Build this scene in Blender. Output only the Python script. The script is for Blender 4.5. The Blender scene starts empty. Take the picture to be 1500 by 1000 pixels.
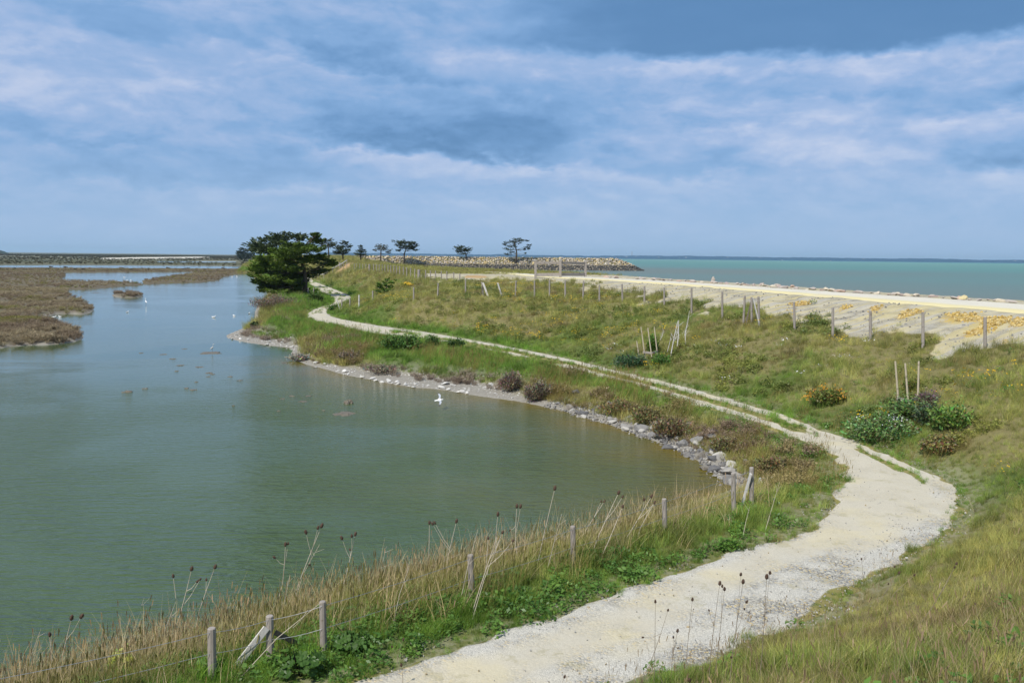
import bpy, bmesh, math, random
import numpy as np
from mathutils import Vector, Matrix
random.seed(11); rng = np.random.default_rng(11)
sc = bpy.context.scene
COL = sc.collection
PI = math.pi

# ------------------------------------------------------------------ camera
F = 1299.0
PITCH = math.atan((500 - 376.5) / F); ROLL = 0.0105; EYE = 8.0
fwd = np.array([0, math.cos(PITCH), -math.sin(PITCH)])
r0 = np.array([1.0, 0, 0]); u0 = np.array([0, math.sin(PITCH), math.cos(PITCH)])
RT = r0 * math.cos(ROLL) + u0 * math.sin(ROLL)
UP = -r0 * math.sin(ROLL) + u0 * math.cos(ROLL)
cam_d = bpy.data.cameras.new('camera'); cam = bpy.data.objects.new('camera', cam_d); COL.objects.link(cam)
cam_d.sensor_width = 36; cam_d.lens = F / 1500 * 36; cam_d.clip_end = 40000; cam_d.clip_start = 0.2
cam.matrix_world = Matrix(((RT[0], UP[0], -fwd[0], 0), (RT[1], UP[1], -fwd[1], 0), (RT[2], UP[2], -fwd[2], EYE), (0, 0, 0, 1)))
sc.camera = cam

def ray(px, py):
    return fwd + RT * ((px - 750) / F) - UP * ((py - 500) / F)
def un(px, py, z):                       # photo pixel -> world point at height z
    d = ray(px, py); t = (z - EYE) / d[2]
    return (d[0] * t, d[1] * t)
def at(px, py, depth):                   # photo pixel -> world point at a given y distance
    d = ray(px, py); t = depth / d[1]
    return Vector((d[0] * t, depth, EYE + d[2] * t))

# ------------------------------------------------------------------ numpy noise and polylines
def _hash(i, j, s):
    n = (i * 374761393 + j * 668265263 + s * 982451653) & 0x7fffffff
    n = ((n ^ (n >> 13)) * 1274126177) & 0x7fffffff
    return ((n ^ (n >> 16)) & 0xffff) / 65535.0
def vn(x, y, s=0):
    i = np.floor(x).astype(np.int64); j = np.floor(y).astype(np.int64)
    fx = x - i; fy = y - j
    fx = fx * fx * (3 - 2 * fx); fy = fy * fy * (3 - 2 * fy)
    a = _hash(i, j, s); b = _hash(i + 1, j, s); c = _hash(i, j + 1, s); d = _hash(i + 1, j + 1, s)
    return (a + (b - a) * fx) * (1 - fy) + (c + (d - c) * fx) * fy
def fbm(x, y, s=0, o=3):
    v = 0; a = .5; t = 0
    for k in range(o):
        v = v + a * vn(x, y, s + k * 17); t += a; a *= .5; x = x * 2.03 + 5.1; y = y * 2.03 + 3.7
    return v / t
def sst(a, b, x):
    t = np.clip((x - a) / (b - a), 0, 1); return t * t * (3 - 2 * t)
def smooth(pts, n=2):
    p = np.array(pts, float)
    for _ in range(n):
        q = [p[0]]
        for a, b in zip(p[:-1], p[1:]):
            q += [a * .75 + b * .25, a * .25 + b * .75]
        q.append(p[-1]); p = np.array(q)
    return p
def smoothc(pts, n=1):
    p = np.array(pts, float)
    for _ in range(n):
        b = np.roll(p, -1, 0); p = np.stack([p * .75 + b * .25, p * .25 + b * .75], 1).reshape(-1, 2)
    return p
def pdist(x, y, poly, closed=False):
    P = np.array(poly); Q = np.roll(P, -1, 0) if closed else P[1:]
    A = P if closed else P[:-1]
    best = np.full(x.shape, 1e18)
    for a, b in zip(A, Q):
        dx, dy = b - a; L = dx * dx + dy * dy + 1e-12
        t = np.clip(((x - a[0]) * dx + (y - a[1]) * dy) / L, 0, 1)
        d = (x - a[0] - t * dx) ** 2 + (y - a[1] - t * dy) ** 2
        np.minimum(best, d, out=best)
    return np.sqrt(best)
def inside(x, y, poly):
    P = np.array(poly); Q = np.roll(P, -1, 0); c = np.zeros(x.shape, bool)
    for (x1, y1), (x2, y2) in zip(P, Q):
        if y1 == y2: continue
        m = (y1 > y) != (y2 > y)
        c ^= m & (x < (x2 - x1) * (y - y1) / (y2 - y1) + x1)
    return c

# ------------------------------------------------------------------ plan of the place (metres; pixel lists are unprojected onto their own heights)
ZR, ZS = 5.3, 1.5                        # height of the crest road, of the sea (pond = 0, lower path = 1)
pairs = [((150,1150),(640,1260)),((360,1050),(830,1060)),((511,997),(937,999)),((613,966),(1003,983)),((700,938),(1100,940)),((800,908),(1217,907)),((846,888),(1250,868)),
 ((958,846),(1322,823)),((1083,801),(1378,790)),((1152,790),(1392,776)),((1198,758),(1400,760)),((1208,736),(1412,735)),((1232,712),(1406,710)),
 ((1233,690),(1378,692)),((1206,659),(1312,670)),((1178,648),(1272,650)),((1150,637),(1232,637)),((1100,615),(1195,624)),((1060,603),(1148,607)),
 ((1007,588),(1085,587)),((957,572),(1020,571)),((915,560),(965,557)),((840,541),(887,538)),((785,529),(813,521)),((735,517),(748,508)),((680,506),(680,496)),
 ((620,497),(630,487)),((550,489),(575,480)),((515,482),(530,473)),((484,473),(502,468)),((460,470),(484,463)),((446,463),(478,457)),((458,453),(483,451)),((490,446),(504,444)),
 ((489,436),(521,437)),((466,426),(494,425)),((449,413),(464,414)),((440,409),(452,410))]
PL = smooth([un(*a, 1.0) for a, b in pairs], 1); PR = smooth([un(*b, 1.0) for a, b in pairs], 1)
PATHPOLY = np.concatenate([PL, PR[::-1]])
foot = smooth([(-30, -4), (-9, 8)] + [un(*b, 1.0) for a, b in pairs[1:5]] + [un(p, q, 1) for p, q in [(1222,905),(1256,866),(1328,822),(1386,788),(1412,755),(1424,730),(1412,706),(1380,688),(1318,666),(1236,632),(1150,601),(1085,583),(965,553),(887,534),(813,517),(748,504),(680,492),(630,483),(575,476),(530,469),(505,464),(487,460),(486,452),(508,443),(523,436)]] + [(-28,165),(-36,182),(-48,222),(-55,240),(-78,300),(-115,400),(-150,470),(-190,700),(-400,1500),(-1100,4500),(-2300,9500)], 1)
crest = smooth([(-30, -14), (-12, -3), (0, 1.5), (8, 4), (17, 10), (24, 21), (27.5, 35)] + [un(p, q, ZR) for p, q in [(1500,459),(1340,447),(1180,433),(1060,423),(940,414),(850,409),(760,405),(715,405)]] + [(-9,131),(-14,138),(-20,160),(-24,182),(-31,203),(-46,250),(-68,315),(-100,400),(-130,470),(-160,700),(-350,1500),(-1000,4500),(-2200,9500)], 1)
FAR = [(-2200, 30000), (30000, 30000), (30000, -30000), (-3000, -30000)]
FOOTP = np.concatenate([foot, FAR]); CRESTP = np.concatenate([crest, FAR])
sfar = [un(p, q, ZR) for p, q in [(1500,445.5),(1356,437),(1180,425.5),(1060,417),(940,410.2),(870,406.5)]]
coast = smooth([(52, -30), (54, 20), (50, 42), (45, 62), (39, 82), (29, 121), (23, 150), (14, 172), (0, 200), (-15, 228), (-26, 255), (-36, 300), (-50, 350), (-63, 400), (-72, 442), (-60, 455), (-10, 456), (45, 457), (66, 463), (70, 470), (62, 486), (25, 505), (-50, 540), (-120, 720), (-290, 1500), (-900, 4500), (-2000, 9500)], 1)
SEAP = np.concatenate([coast, [(-2000, 30000), (30000, 30000), (30000, -30)]])
pond_px = [(-350,1090),(-150,1042),(0,1000),(150,960),(300,925),(420,886),(550,851),(650,826),(800,790),(900,765),(1000,738),(1058,722),(1078,712),(1052,699),(1027,677),(993,660),(967,649),(940,640),(897,623),(867,615),(830,603),(793,595),(760,588),(720,583),(680,577),(651,571),(596,567),(542,556),(503,549),(478,541),(440,532),(424,520),(431,510),(399,507),(355,501),(326,493),(343,486),(372,473),(373,455),(380,442),(394,430),(384,422),(375,411),(369,402),(367,399),(328,405),(317,413),(216,416),(207,417.5),(160,421),(133,424),(99,424),(99,431),(109,435),(133,446),(139,451),(130,461),(91,459),(70,463),(45,465),(60,470),(100,478),(123,490),(119,499),(80,505),(27,506),(0,510),(-150,522),(-420,575),(-700,700),(-800,1090)]
WATER = [smoothc([un(p, q, 0.0) for p, q in pond_px])]
for px in ([(88,411),(97,403),(88,399.3),(200,399),(280,398),(284,400.5),(240,406),(208,411),(212,417),(200,415),(160,412.5),(128,413)],
           [(-150,387.8),(120,388.3),(250,388.8),(362,390),(369,394.5),(250,393.8),(100,392.8),(-150,392)],
           [(229,382.6),(344,382.6),(348,385),(232,385)], [(20,381.0),(70,381.3),(118,381.8),(100,382.6),(20,382.2)]):
    WATER.append(np.array([un(p, q, 0.0) for p, q in px]))
ISLE = smoothc([un(p, q, 0.0) for p, q in [(163,434),(168,430),(190,429),(208,431),(209,435),(185,436.5)]])
SAND = np.array([un(p, q, 0.3) for p, q in [(150,378.5),(200,377.2),(293,376.3),(318,377.5),(250,379.2),(150,380)]])
SPIT = np.array([un(p, q, 0.1) for p, q in [(318,494),(345,484),(375,484),(415,495),(436,508),(428,515),(396,512),(350,505)]])
BEACH = np.array([un(p, q, 0.1) for p, q in [(470,534),(500,538),(560,546),(640,553),(700,560),(756,575),(765,592),(700,584),(600,571),(500,553),(470,544)]])

def H(x, y, fine=True):
    """terrain height and masks at (x, y)"""
    x = np.asarray(x, float); y = np.asarray(y, float)
    df = pdist(x, y, foot); dc = pdist(x, y, crest)
    iE = inside(x, y, FOOTP); iC = inside(x, y, CRESTP)
    t = np.where(iC, 1.0, np.where(iE, df / (df + dc + 1e-9), 0.0))
    top = ZR + 2.2 * sst(220, 420, y) + 1.0 * np.exp(-(x ** 2 + (y + 3) ** 2) / 60)
    p = 1 - (1 - t) ** 1.25
    p = np.where(t > .93, p, p)
    dl = pdist(x, y, coast) * np.where(inside(x, y, SEAP), -1, 1)
    dw = np.full(x.shape, -1e9)
    for w in WATER:
        m = inside(x, y, w); dw = np.maximum(dw, pdist(x, y, w, True) * np.where(m, 1, -1))
    di = pdist(x, y, ISLE, True) * np.where(inside(x, y, ISLE), -1, 1)
    dw = np.minimum(dw, di)
    marsh = sst(-2, 4, -(x + 10 + .28 * y))
    o = -dw
    right = .14 * np.clip(o, 0, 1) + .86 * sst(.6, 4.2, o)
    flat = np.zeros(x.shape); m = (y > 35) & (y < 110) & (x > -45) & (x < 12)
    if m.any():
        xm, ym = x[m], y[m]; flat[m] = np.max([sst(-1.6, 1.0, pdist(xm, ym, q_, True) * np.where(inside(xm, ym, q_), 1, -1)) for q_ in (SPIT, BEACH)], 0)
    right = right * (1 - flat) + flat * np.minimum(right, .06 * np.clip(o, 0, 2) + .03)
    left = .32 * np.clip(o / .5, 0, 1) + .5 * sst(300, 1500, y)
    base = np.where(o > 0, right * (1 - marsh) + left * marsh, -np.clip(-o * .3, 0, .9))
    hump = 1.5 * np.exp(-((x + 12) ** 2 + (y - 96) ** 2) / 150) * iE * sst(0, 5, df)
    z = base + (top - 1) * p + hump
    if fine:
        g = sst(.5, 3, o) * np.where(flat > 0, .2, 1)
        z = z + g * (1 - marsh * .5) * ((fbm(x / 2.3, y / 2.3, 3) - .5) * .28 + (vn(x * 1.7, y * 1.7, 9) - .5) * .07) * np.where((t > 0) & (t < .95), 1.25, .5)
    z = np.minimum(z, ZS + .5 * dl)
    z = np.maximum(z, -1.2)
    return dict(z=z, t=t, df=df, dc=dc, o=o, marsh=marsh, dl=dl, iC=iC, iE=iE, flat=flat)
def hz(x, y, fine=False):
    return float(H(np.array([x]), np.array([y]), fine)['z'][0])
_T = np.geomspace(4, 1500, 900)
def G(px, py):                            # photo pixel -> the point of the ground it looks at
    d = ray(px, py); T = _T / d[1]
    z = H(d[0] * T, d[1] * T, False)['z']; r = EYE + d[2] * T
    k = np.argmax(z >= r)
    if z[k] < r[k]: k = len(T) - 1
    k = max(k, 1)
    T2 = np.linspace(T[k - 1], T[k], 24); z = H(d[0] * T2, d[1] * T2, False)['z']; r = EYE + d[2] * T2
    j = int(np.argmax(z >= r)) or 23
    return Vector((d[0] * T2[j], d[1] * T2[j], float(z[j])))

# ------------------------------------------------------------------ object helpers
def tag(o, label=None, cat=None, group=None, kind=None):
    if label: o['label'] = label
    if cat: o['category'] = cat
    if group: o['group'] = group
    if kind: o['kind'] = kind
    return o
def empty(name, loc, label, cat, group=None):
    o = bpy.data.objects.new(name, None); COL.objects.link(o); o.location = loc; o.empty_display_size = .3
    return tag(o, label, cat, group)
def link(name, me, mat=None, parent=None, loc=(0, 0, 0), sm=False):
    o = bpy.data.objects.new(name, me); COL.objects.link(o); o.location = loc
    if mat and not me.materials: me.materials.append(mat)
    if parent: o.parent = parent
    if sm: me.polygons.foreach_set('use_smooth', [True] * len(me.polygons))
    return o
def mesh(name, v, f, smoothf=False):
    me = bpy.data.meshes.new(name)
    if isinstance(f, np.ndarray):
        n, k = f.shape; me.vertices.add(len(v)); me.vertices.foreach_set('co', np.asarray(v, np.float32).ravel())
        me.loops.add(n * k); me.loops.foreach_set('vertex_index', f.astype(np.int32).ravel())
        me.polygons.add(n); me.polygons.foreach_set('loop_start', np.arange(0, n * k, k, dtype=np.int32))
        me.update(calc_edges=True); me.validate()
    else:
        me.from_pydata([tuple(q) for q in v], [], f)
    if smoothf: me.polygons.foreach_set('use_smooth', [True] * len(me.polygons))
    me.update(); return me
def attr(me, name, data):
    a = me.attributes.new(name, 'FLOAT', 'POINT'); a.data.foreach_set('value', np.asarray(data, np.float32))
class MB:
    """collects tubes, boxes and leaves into one mesh"""
    def __init__(s): s.v = []; s.f = []
    def tube(s, pts, rad, n=6, cap=True):
        pts = [Vector(p) for p in pts]; b = len(s.v)
        if not hasattr(rad, '__len__'): rad = [rad] * len(pts)
        for i, p in enumerate(pts):
            d = (pts[min(i + 1, len(pts) - 1)] - pts[max(i - 1, 0)]).normalized()
            a = d.cross(Vector((0.31, .95, .05))).normalized(); c = d.cross(a)
            for k in range(n):
                q = 2 * PI * k / n; s.v.append(p + (a * math.cos(q) + c * math.sin(q)) * rad[i])
        for i in range(len(pts) - 1):
            for k in range(n):
                s.f.append((b + i * n + k, b + i * n + (k + 1) % n, b + (i + 1) * n + (k + 1) % n, b + (i + 1) * n + k))
        if cap:
            s.f.append(tuple(b + k for k in range(n))[::-1]); e = b + (len(pts) - 1) * n; s.f.append(tuple(e + k for k in range(n)))
    def bar(s, a, b, w, h, up=(0, 0, 1)):
        a = Vector(a); b = Vector(b); d = (b - a).normalized(); u = Vector(up)
        if abs(d.dot(u)) > .95: u = Vector((0, 1, 0))
        r = d.cross(u).normalized(); u = r.cross(d); k = len(s.v); c = .12
        for p in (a, b):
            for i, j in ((-1, -1 + c), (-1 + c, -1), (1 - c, -1), (1, -1 + c), (1, 1 - c), (1 - c, 1), (-1 + c, 1), (-1, 1 - c)):
                s.v.append(p + r * (i * w / 2) + u * (j * h / 2))
        for i in range(8): s.f.append((k + i, k + (i + 1) % 8, k + 8 + (i + 1) % 8, k + 8 + i))
        s.f.append(tuple(k + i for i in range(8))[::-1]); s.f.append(tuple(k + 8 + i for i in range(8)))
    def build(s, name, mat, parent=None, loc=(0, 0, 0), sm=False):
        return link(name, mesh(name, s.v, s.f), mat, parent, loc, sm)

# ------------------------------------------------------------------ node helpers
class NT:
    def __init__(s, nt): s.t = nt; s.n = nt.nodes; s.l = nt.links
    def put(s, sock, val):
        if val is None: return
        if hasattr(val, 'is_output') or hasattr(val, 'links'): s.l.new(val, sock)
        elif hasattr(val, '__len__') and len(val) == 3 and sock.type == 'RGBA': sock.default_value = (*val, 1)
        else: sock.default_value = val
    def node(s, typ, ins=None, **kw):
        n = s.n.new(typ)
        for k, v in kw.items(): setattr(n, k, v)
        for k, v in (ins or {}).items(): s.put(n.inputs[k], v)
        return n
    def math(s, op, a, b=None, c=None):
        n = s.node('ShaderNodeMath', operation=op); s.put(n.inputs[0], a); s.put(n.inputs[1], b); s.put(n.inputs[2], c); return n.outputs[0]
    def vm(s, op, a, b=None, out=0):
        n = s.node('ShaderNodeVectorMath', operation=op); s.put(n.inputs[0], a); s.put(n.inputs[1], b); return n.outputs[out]
    def mix(s, fac, a, b, mode='MIX'):
        n = s.node('ShaderNodeMix', data_type='RGBA', blend_type=mode); s.put(n.inputs[0], fac); s.put(n.inputs[6], a); s.put(n.inputs[7], b); return n.outputs[2]
    def rng(s, v, a, b, c=0., d=1., smoothstep=True):
        n = s.node('ShaderNodeMapRange', interpolation_type='SMOOTHSTEP' if smoothstep else 'LINEAR')
        for i, q in enumerate((v, a, b, c, d)): s.put(n.inputs[i], q)
        return n.outputs[0]
    def noise(s, vec, scale, detail=3, rough=.55, dist=0.):
        n = s.node('ShaderNodeTexNoise', {'Scale': scale, 'Detail': detail, 'Roughness': rough, 'Distortion': dist}); s.put(n.inputs['Vector'], vec); return n.outputs['Fac']
    def vor(s, vec, scale, feature='F1', out='Distance'):
        n = s.node('ShaderNodeTexVoronoi', {'Scale': scale}, feature=feature); s.put(n.inputs['Vector'], vec); return n.outputs[out]
    def attr(s, name, typ='GEOMETRY', out='Fac'):
        return s.node('ShaderNodeAttribute', attribute_name=name, attribute_type=typ).outputs[out]
    def bump(s, h, strength=.5, dist=.05, normal=None):
        return s.node('ShaderNodeBump', {'Height': h, 'Strength': strength, 'Distance': dist, 'Normal': normal}).outputs[0]
def mat(name):
    m = bpy.data.materials.new(name); m.use_nodes = True; t = NT(m.node_tree); t.n.clear()
    t.out = t.node('ShaderNodeOutputMaterial'); return m, t
def principled(t, col, rough=.8, normal=None, spec=.3, **kw):
    b = t.node('ShaderNodeBsdfPrincipled', {'Base Color': col, 'Roughness': rough, 'Specular IOR Level': spec, 'Normal': normal, **kw})
    t.l.new(b.outputs[0], t.out.inputs[0]); return b
# ------------------------------------------------------------------ light: sun, sky with clouds
SUN_EL, SUN_AZ = math.radians(50), math.radians(215)       # azimuth clockwise from +Y: behind the camera, to the left
sdir = Vector((math.sin(SUN_AZ) * math.cos(SUN_EL), math.cos(SUN_AZ) * math.cos(SUN_EL), math.sin(SUN_EL)))
sl = bpy.data.lights.new('sun', 'SUN'); sl.energy = 4.8; sl.angle = math.radians(.5); sl.color = (1, .95, .87)
so = bpy.data.objects.new('sun', sl); COL.objects.link(so); so.rotation_euler = sdir.to_track_quat('Z', 'Y').to_euler(); so.location = (-40, -40, 60)
w = bpy.data.worlds.new('World'); sc.world = w; w.use_nodes = True
t = NT(w.node_tree); t.n.clear()
out = t.node('ShaderNodeOutputWorld'); bg = t.node('ShaderNodeBackground', {'Strength': 0.1}); t.l.new(bg.outputs[0], out.inputs[0])
sky = t.node('ShaderNodeTexSky', sky_type='NISHITA', sun_disc=False, sun_elevation=SUN_EL, sun_rotation=SUN_AZ, air_density=1.0, dust_density=.6, ozone_density=1.5)
D = t.node('ShaderNodeTexCoord').outputs['Generated']
sep = t.node('ShaderNodeSeparateXYZ'); t.l.new(D, sep.inputs[0]); dx, dy, dz = sep.outputs
az = t.math('ARCTAN2', dx, dy); el = t.math('ARCSINE', dz)
def cvec(x, y, z=0.):
    n = t.node('ShaderNodeCombineXYZ'); [t.put(n.inputs[i], q) for i, q in enumerate((x, y, z))]; return n.outputs[0]
warp = t.noise(t.vm('MULTIPLY', D, (6, 6, 20)), 1.0, 4, .6)
warp2 = t.noise(t.vm('MULTIPLY', D, (9, 9, 16)), 1.7, 3, .6)
azw = t.math('ADD', az, t.math('MULTIPLY', t.math('SUBTRACT', warp, .5), .22))
elw = t.math('ADD', el, t.math('MULTIPLY', t.math('SUBTRACT', warp2, .5), .075))
n1 = t.noise(t.vm('MULTIPLY', D, (5.0, 5.0, 15)), 1.0, 7, .60, .5)
n2 = t.noise(t.vm('MULTIPLY', t.vm('ADD', D, (3, 1, 2)), (14, 14, 34)), 1.0, 6, .62, .5)
n3 = t.noise(t.vm('MULTIPLY', t.vm('ADD', D, (7, 4, 1)), (38, 38, 80)), 1.0, 5, .65, .3)
b = t.math('ADD', t.math('MULTIPLY', t.math('SUBTRACT', n1, .5), .75), t.math('MULTIPLY', t.math('SUBTRACT', n2, .5), .34))
b = t.math('ADD', b, t.math('MULTIPLY', t.math('SUBTRACT', n3, .5), .14))
vm_ = t.vm('MULTIPLY', t.vm('ADD', D, (3, 1, 2)), (9, 9, 26)); va = t.noise(vm_, 1.0, 6, .58, .35); vb = t.noise(t.vm('ADD', vm_, (0, 0, .28)), 1.0, 6, .58, .35)
b = t.math('ADD', b, t.math('MULTIPLY', t.math('SUBTRACT', va, vb), .42))
b = t.math('ADD', b, t.math('MULTIPLY', t.math('SUBTRACT', t.rng(t.math('ADD', va, t.math('MULTIPLY', t.math('SUBTRACT', n3, .5), .35)), .42, .62), .5), .10))
b = t.math('ADD', b, .70)
def P2(px, py): return ((px - 750) / F, (376.5 + (px - 750) * .0105 - py) / F)
def blob(px, py, rx, ry, amp):            # a cloud bank at an azimuth and elevation
    global b
    a, e = P2(px, py)
    v = cvec(t.math('DIVIDE', t.math('SUBTRACT', azw, a), rx / F), t.math('DIVIDE', t.math('SUBTRACT', elw, e), ry / F))
    m = t.rng(t.vm('LENGTH', v, out=1), 1.0, 0.15)
    b = t.math('ADD', b, t.math('MULTIPLY', m, amp))
def shelf(px, py, rx, h, amp, tilt=0.):      # a cloud layer: sharp ragged base at (px, py), thinning out upward over h
    global b
    a, e = P2(px, py); base_ = t.math('ADD', e, t.math('MULTIPLY', t.math('SUBTRACT', azw, a), tilt))
    base_ = t.math('ADD', base_, t.math('ADD', t.math('MULTIPLY', t.math('SUBTRACT', warp2, .5), .045), t.math('MULTIPLY', t.math('SUBTRACT', n3, .5), .014)))
    q_ = t.math('SUBTRACT', el, base_)
    m = t.math('MULTIPLY', t.rng(q_, -.003, .012), t.rng(q_, h / F * 1.3, h / F * .15)); m = t.math('MULTIPLY', m, t.rng(t.math('ABSOLUTE', t.math('SUBTRACT', azw, a)), rx / F, rx / F * .35))
    b = t.math('SUBTRACT', b, t.math('MULTIPLY', m, amp)); rim = t.math('MULTIPLY', t.math('MULTIPLY', t.rng(q_, -.035, -.002), t.rng(q_, .006, -.003)), t.rng(t.math('ABSOLUTE', t.math('SUBTRACT', azw, a)), rx / F, rx / F * .4)); b = t.math('ADD', b, t.math('MULTIPLY', rim, amp * .45))
shelf(670, 236, 300, 120, .46, -.05); shelf(560, 128, 220, 130, .24, -.1); shelf(1440, 264, 150, 55, .34); shelf(1470, 190, 130, 45, .30); shelf(1340, 200, 100, 34, .26); shelf(1180, 168, 170, 34, .14); shelf(330, 282, 300, 60, .22); shelf(120, 232, 200, 40, .14); shelf(950, 262, 160, 40, .2); shelf(1060, 205, 120, 40, .14); shelf(800, 300, 260, 30, .12); shelf(250, 95, 260, 60, .12)
blob(1190, 225, 190, 60, .14); blob(60, 120, 330, 100, .12); blob(690, 105, 130, 50, .2); blob(1180, 120, 420, 22, .16); blob(420, 20, 240, 90, .08)
# the heavy dark bank at upper right with a ragged lower edge
edge = t.math('ADD', t.math('ADD', .203, t.math('MULTIPLY', t.math('SUBTRACT', warp2, .5), .035)), t.math('MULTIPLY', t.math('SUBTRACT', n3, .5), .012))
edge = t.math('ADD', edge, t.math('MULTIPLY', t.math('ABSOLUTE', t.math('SUBTRACT', az, .33)), .045))
bank = t.math('MULTIPLY', t.rng(t.math('SUBTRACT', el, edge), -.003, .012), t.rng(azw, -.10, .12))
b = t.math('SUBTRACT', b, t.math('MULTIPLY', bank, t.math('ADD', t.math('MULTIPLY', b, .92), -.06)))
ramp = t.node('ShaderNodeValToRGB'); t.put(ramp.inputs[0], b)
cr = ramp.color_ramp; cr.elements[0].position = .06; cr.elements[0].color = (.098, .235, .465, 1); cr.elements[1].position = 1.0; cr.elements[1].color = (.56, .64, .84, 1)
for p, c in ((.3, (.16, .325, .60)), (.52, (.235, .415, .71)), (.75, (.36, .50, .77))):
    e = cr.elements.new(p); e.color = (*c, 1)
hor = t.mix(t.rng(el, .13, 0.01, 0., .82), ramp.outputs[0], (.345, .52, .78))
hor = t.mix(t.math('MULTIPLY', t.rng(el, .03, -.002), .5), hor, (.33, .53, .80))
up = t.mix(t.rng(el, .25, .8), hor, t.mix(t.rng(b, .2, .8), (.2, .33, .55), (.5, .58, .74)))
ten = t.vm('SCALE', up); ten.node.inputs['Scale'].default_value = 10.0
t.l.new(t.mix(.92, sky.outputs[0], ten), bg.inputs[0])
sc.view_settings.view_transform = 'Standard'; sc.view_settings.look = 'None'; sc.view_settings.exposure = 0; sc.view_settings.gamma = 1
sc.render.film_transparent = False
sc.cycles.max_bounces = 6; sc.cycles.diffuse_bounces = 2; sc.cycles.glossy_bounces = 2; sc.cycles.transmission_bounces = 2; sc.cycles.transparent_max_bounces = 8; sc.cycles.volume_bounces = 0

# ------------------------------------------------------------------ terrain sheet (polar mesh, fine where the ground is near)
th = np.radians(np.concatenate([np.arange(-180, -40, 5), np.arange(-40, 40, .14), np.arange(40, 180, 5)]))
rr = np.concatenate([[.03, .4], np.geomspace(1.0, 600, 500)[:-1], np.geomspace(600, 14000, 150)])
TH, RR = np.meshgrid(th, rr)
GX = (RR * np.sin(TH)).ravel(); GY = (RR * np.cos(TH)).ravel()
M = H(GX, GY)
nt_, nr = len(th), len(rr)
idx = np.arange(nr * nt_).reshape(nr, nt_)
q = np.stack([idx[:-1], idx[1:], np.roll(idx, -1, 1)[1:], np.roll(idx, -1, 1)[:-1]], -1).reshape(-1, 4)[:, ::-1]
def path_carve(x, y):
    r = np.zeros(x.shape); m = (y < 300) & (y > 0) & (x > -80) & (x < 25)
    xs, ys = x[m], y[m]
    s = pdist(xs, ys, PL); s2 = pdist(xs, ys, PR); i = inside(xs, ys, PATHPOLY)
    d = np.minimum(s, s2) * np.where(i, 1, -1); r[m] = d; r[~m] = -99
    return r
PC = path_carve(GX, GY)
dist = np.hypot(GX, GY)
gz = M['z'] - sst(.05, .5, PC) * (.09 + .003 * dist)
CHUTE = np.array([tuple(G(*p))[:2] for p in [(1432,478),(1412,500),(1392,518),(1372,526),(1374,514),(1388,496),(1402,478)]])
OCH = [np.array([tuple(G(*p))[:2] for p in pl]) for pl in ([(1316,466),(1320,455),(1354,451),(1352,456),(1335,461)],[(1380,470),(1384,461),(1431,459),(1431,470),(1405,473)],[(1411,491),(1420,478),(1440,466),(1477,465),(1476,474),(1455,480),(1440,490)],[(1481,480),(1486,472),(1500,468),(1512,470),(1500,480)],[(1227,455),(1230,449),(1246,446),(1240,452)],[(1278,460),(1281,451),(1290,449),(1290,456)],[(1160,449),(1163,443),(1186,441),(1182,446)],[(1462,503),(1470,496),(1480,494),(1474,502)])]
# gravel of the crest road and of the bare slope under it
def gravel(x, y, M):
    n = fbm(x / 1.6, y / 1.6, 31, 3); n2 = fbm(x / 6, y / 6, 37, 2)
    e = sst(30, 40, y) * sst(150, 128, y) * sst(-22, -12, x)
    slope = sst(-.06, .06, M['t'] - (.655 + .10 * sst(62, 82, y) + .07 * sst(85, 110, y)) - (n - .5) * .26 - (n2 - .5) * .22 - (vn((x - y * .15) / 1.1, (y + x * .15) / 5.0, 33) - .5) * .14) * M['iE'] * e
    crestg = np.where(M['iC'], sst(-40, 5, y) * sst(6.6, 8.2, M['dl'] + (n - .5) * 2.5), 0) * sst(150, 132, y + (n - .5) * 6) * sst(-14, -8, x) * sst(14, 22, x * 1.0 + y * .25)
    m = (y > 30) & (y < 60) & (x > 10) & (x < 30); chute = np.zeros(x.shape)
    if m.any(): chute[m] = sst(-.5, .3, pdist(x[m], y[m], CHUTE, True) * np.where(inside(x[m], y[m], CHUTE), 1, -1) + (n[m] - .5) * .8)
    return np.clip(np.maximum(np.maximum(slope, crestg), chute), 0, 1)
gr = gravel(GX, GY, M)
def lushness(x, y, M):                     # 1 = fresh green, 0 = straw
    n = fbm(x / 5, y / 5, 41, 3); n2 = fbm(x / 1.4, y / 1.4, 43, 2)
    foot_g = np.exp(-M['df'] / 2.2) * .75
    low = np.where(M['iE'], 0, .95) * sst(1.5, 4, M['o'])
    near = sst(11, 5, np.hypot(x - 5, y - 7)) * .18 - .22 * sst(14, 9, np.hypot(x - 9, y - 14))
    v = np.maximum(foot_g, low) + near + (n - .5) * 1.3 + (n2 - .5) * .5 + .05
    v = v - .55 * M['marsh'] - .35 * sst(.75, .9, M['t']) * (y > 20)
    return np.clip(v, 0, 1)
lu = lushness(GX, GY, M)
o = M['o']; mn = fbm(GX / 1.2, GY / 1.2, 51, 2)
mud = np.clip(sst(1.5, .5, o * (1 + 3 * M['marsh']) + (mn - .5) * 1.2) + M['flat'] * sst(4.4, 3.0, o - mn * 1.5), 0, 1) * (M['dl'] > 12) * np.maximum(sst(260, 120, np.hypot(GX, GY)), M['flat'])
sand = inside(GX, GY, SAND) * 1.0
strip = np.clip(sst(.58, .66, vn(GX / 900, GY / 55, 77)) * sst(400, 900, GY) * M['marsh'], 0, 1) * .25
shore = sst(7.5, 5.5, M['dl']) * (GX > -200)
tm = mesh('ground', np.stack([GX, GY, gz], 1), q, True)
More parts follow.
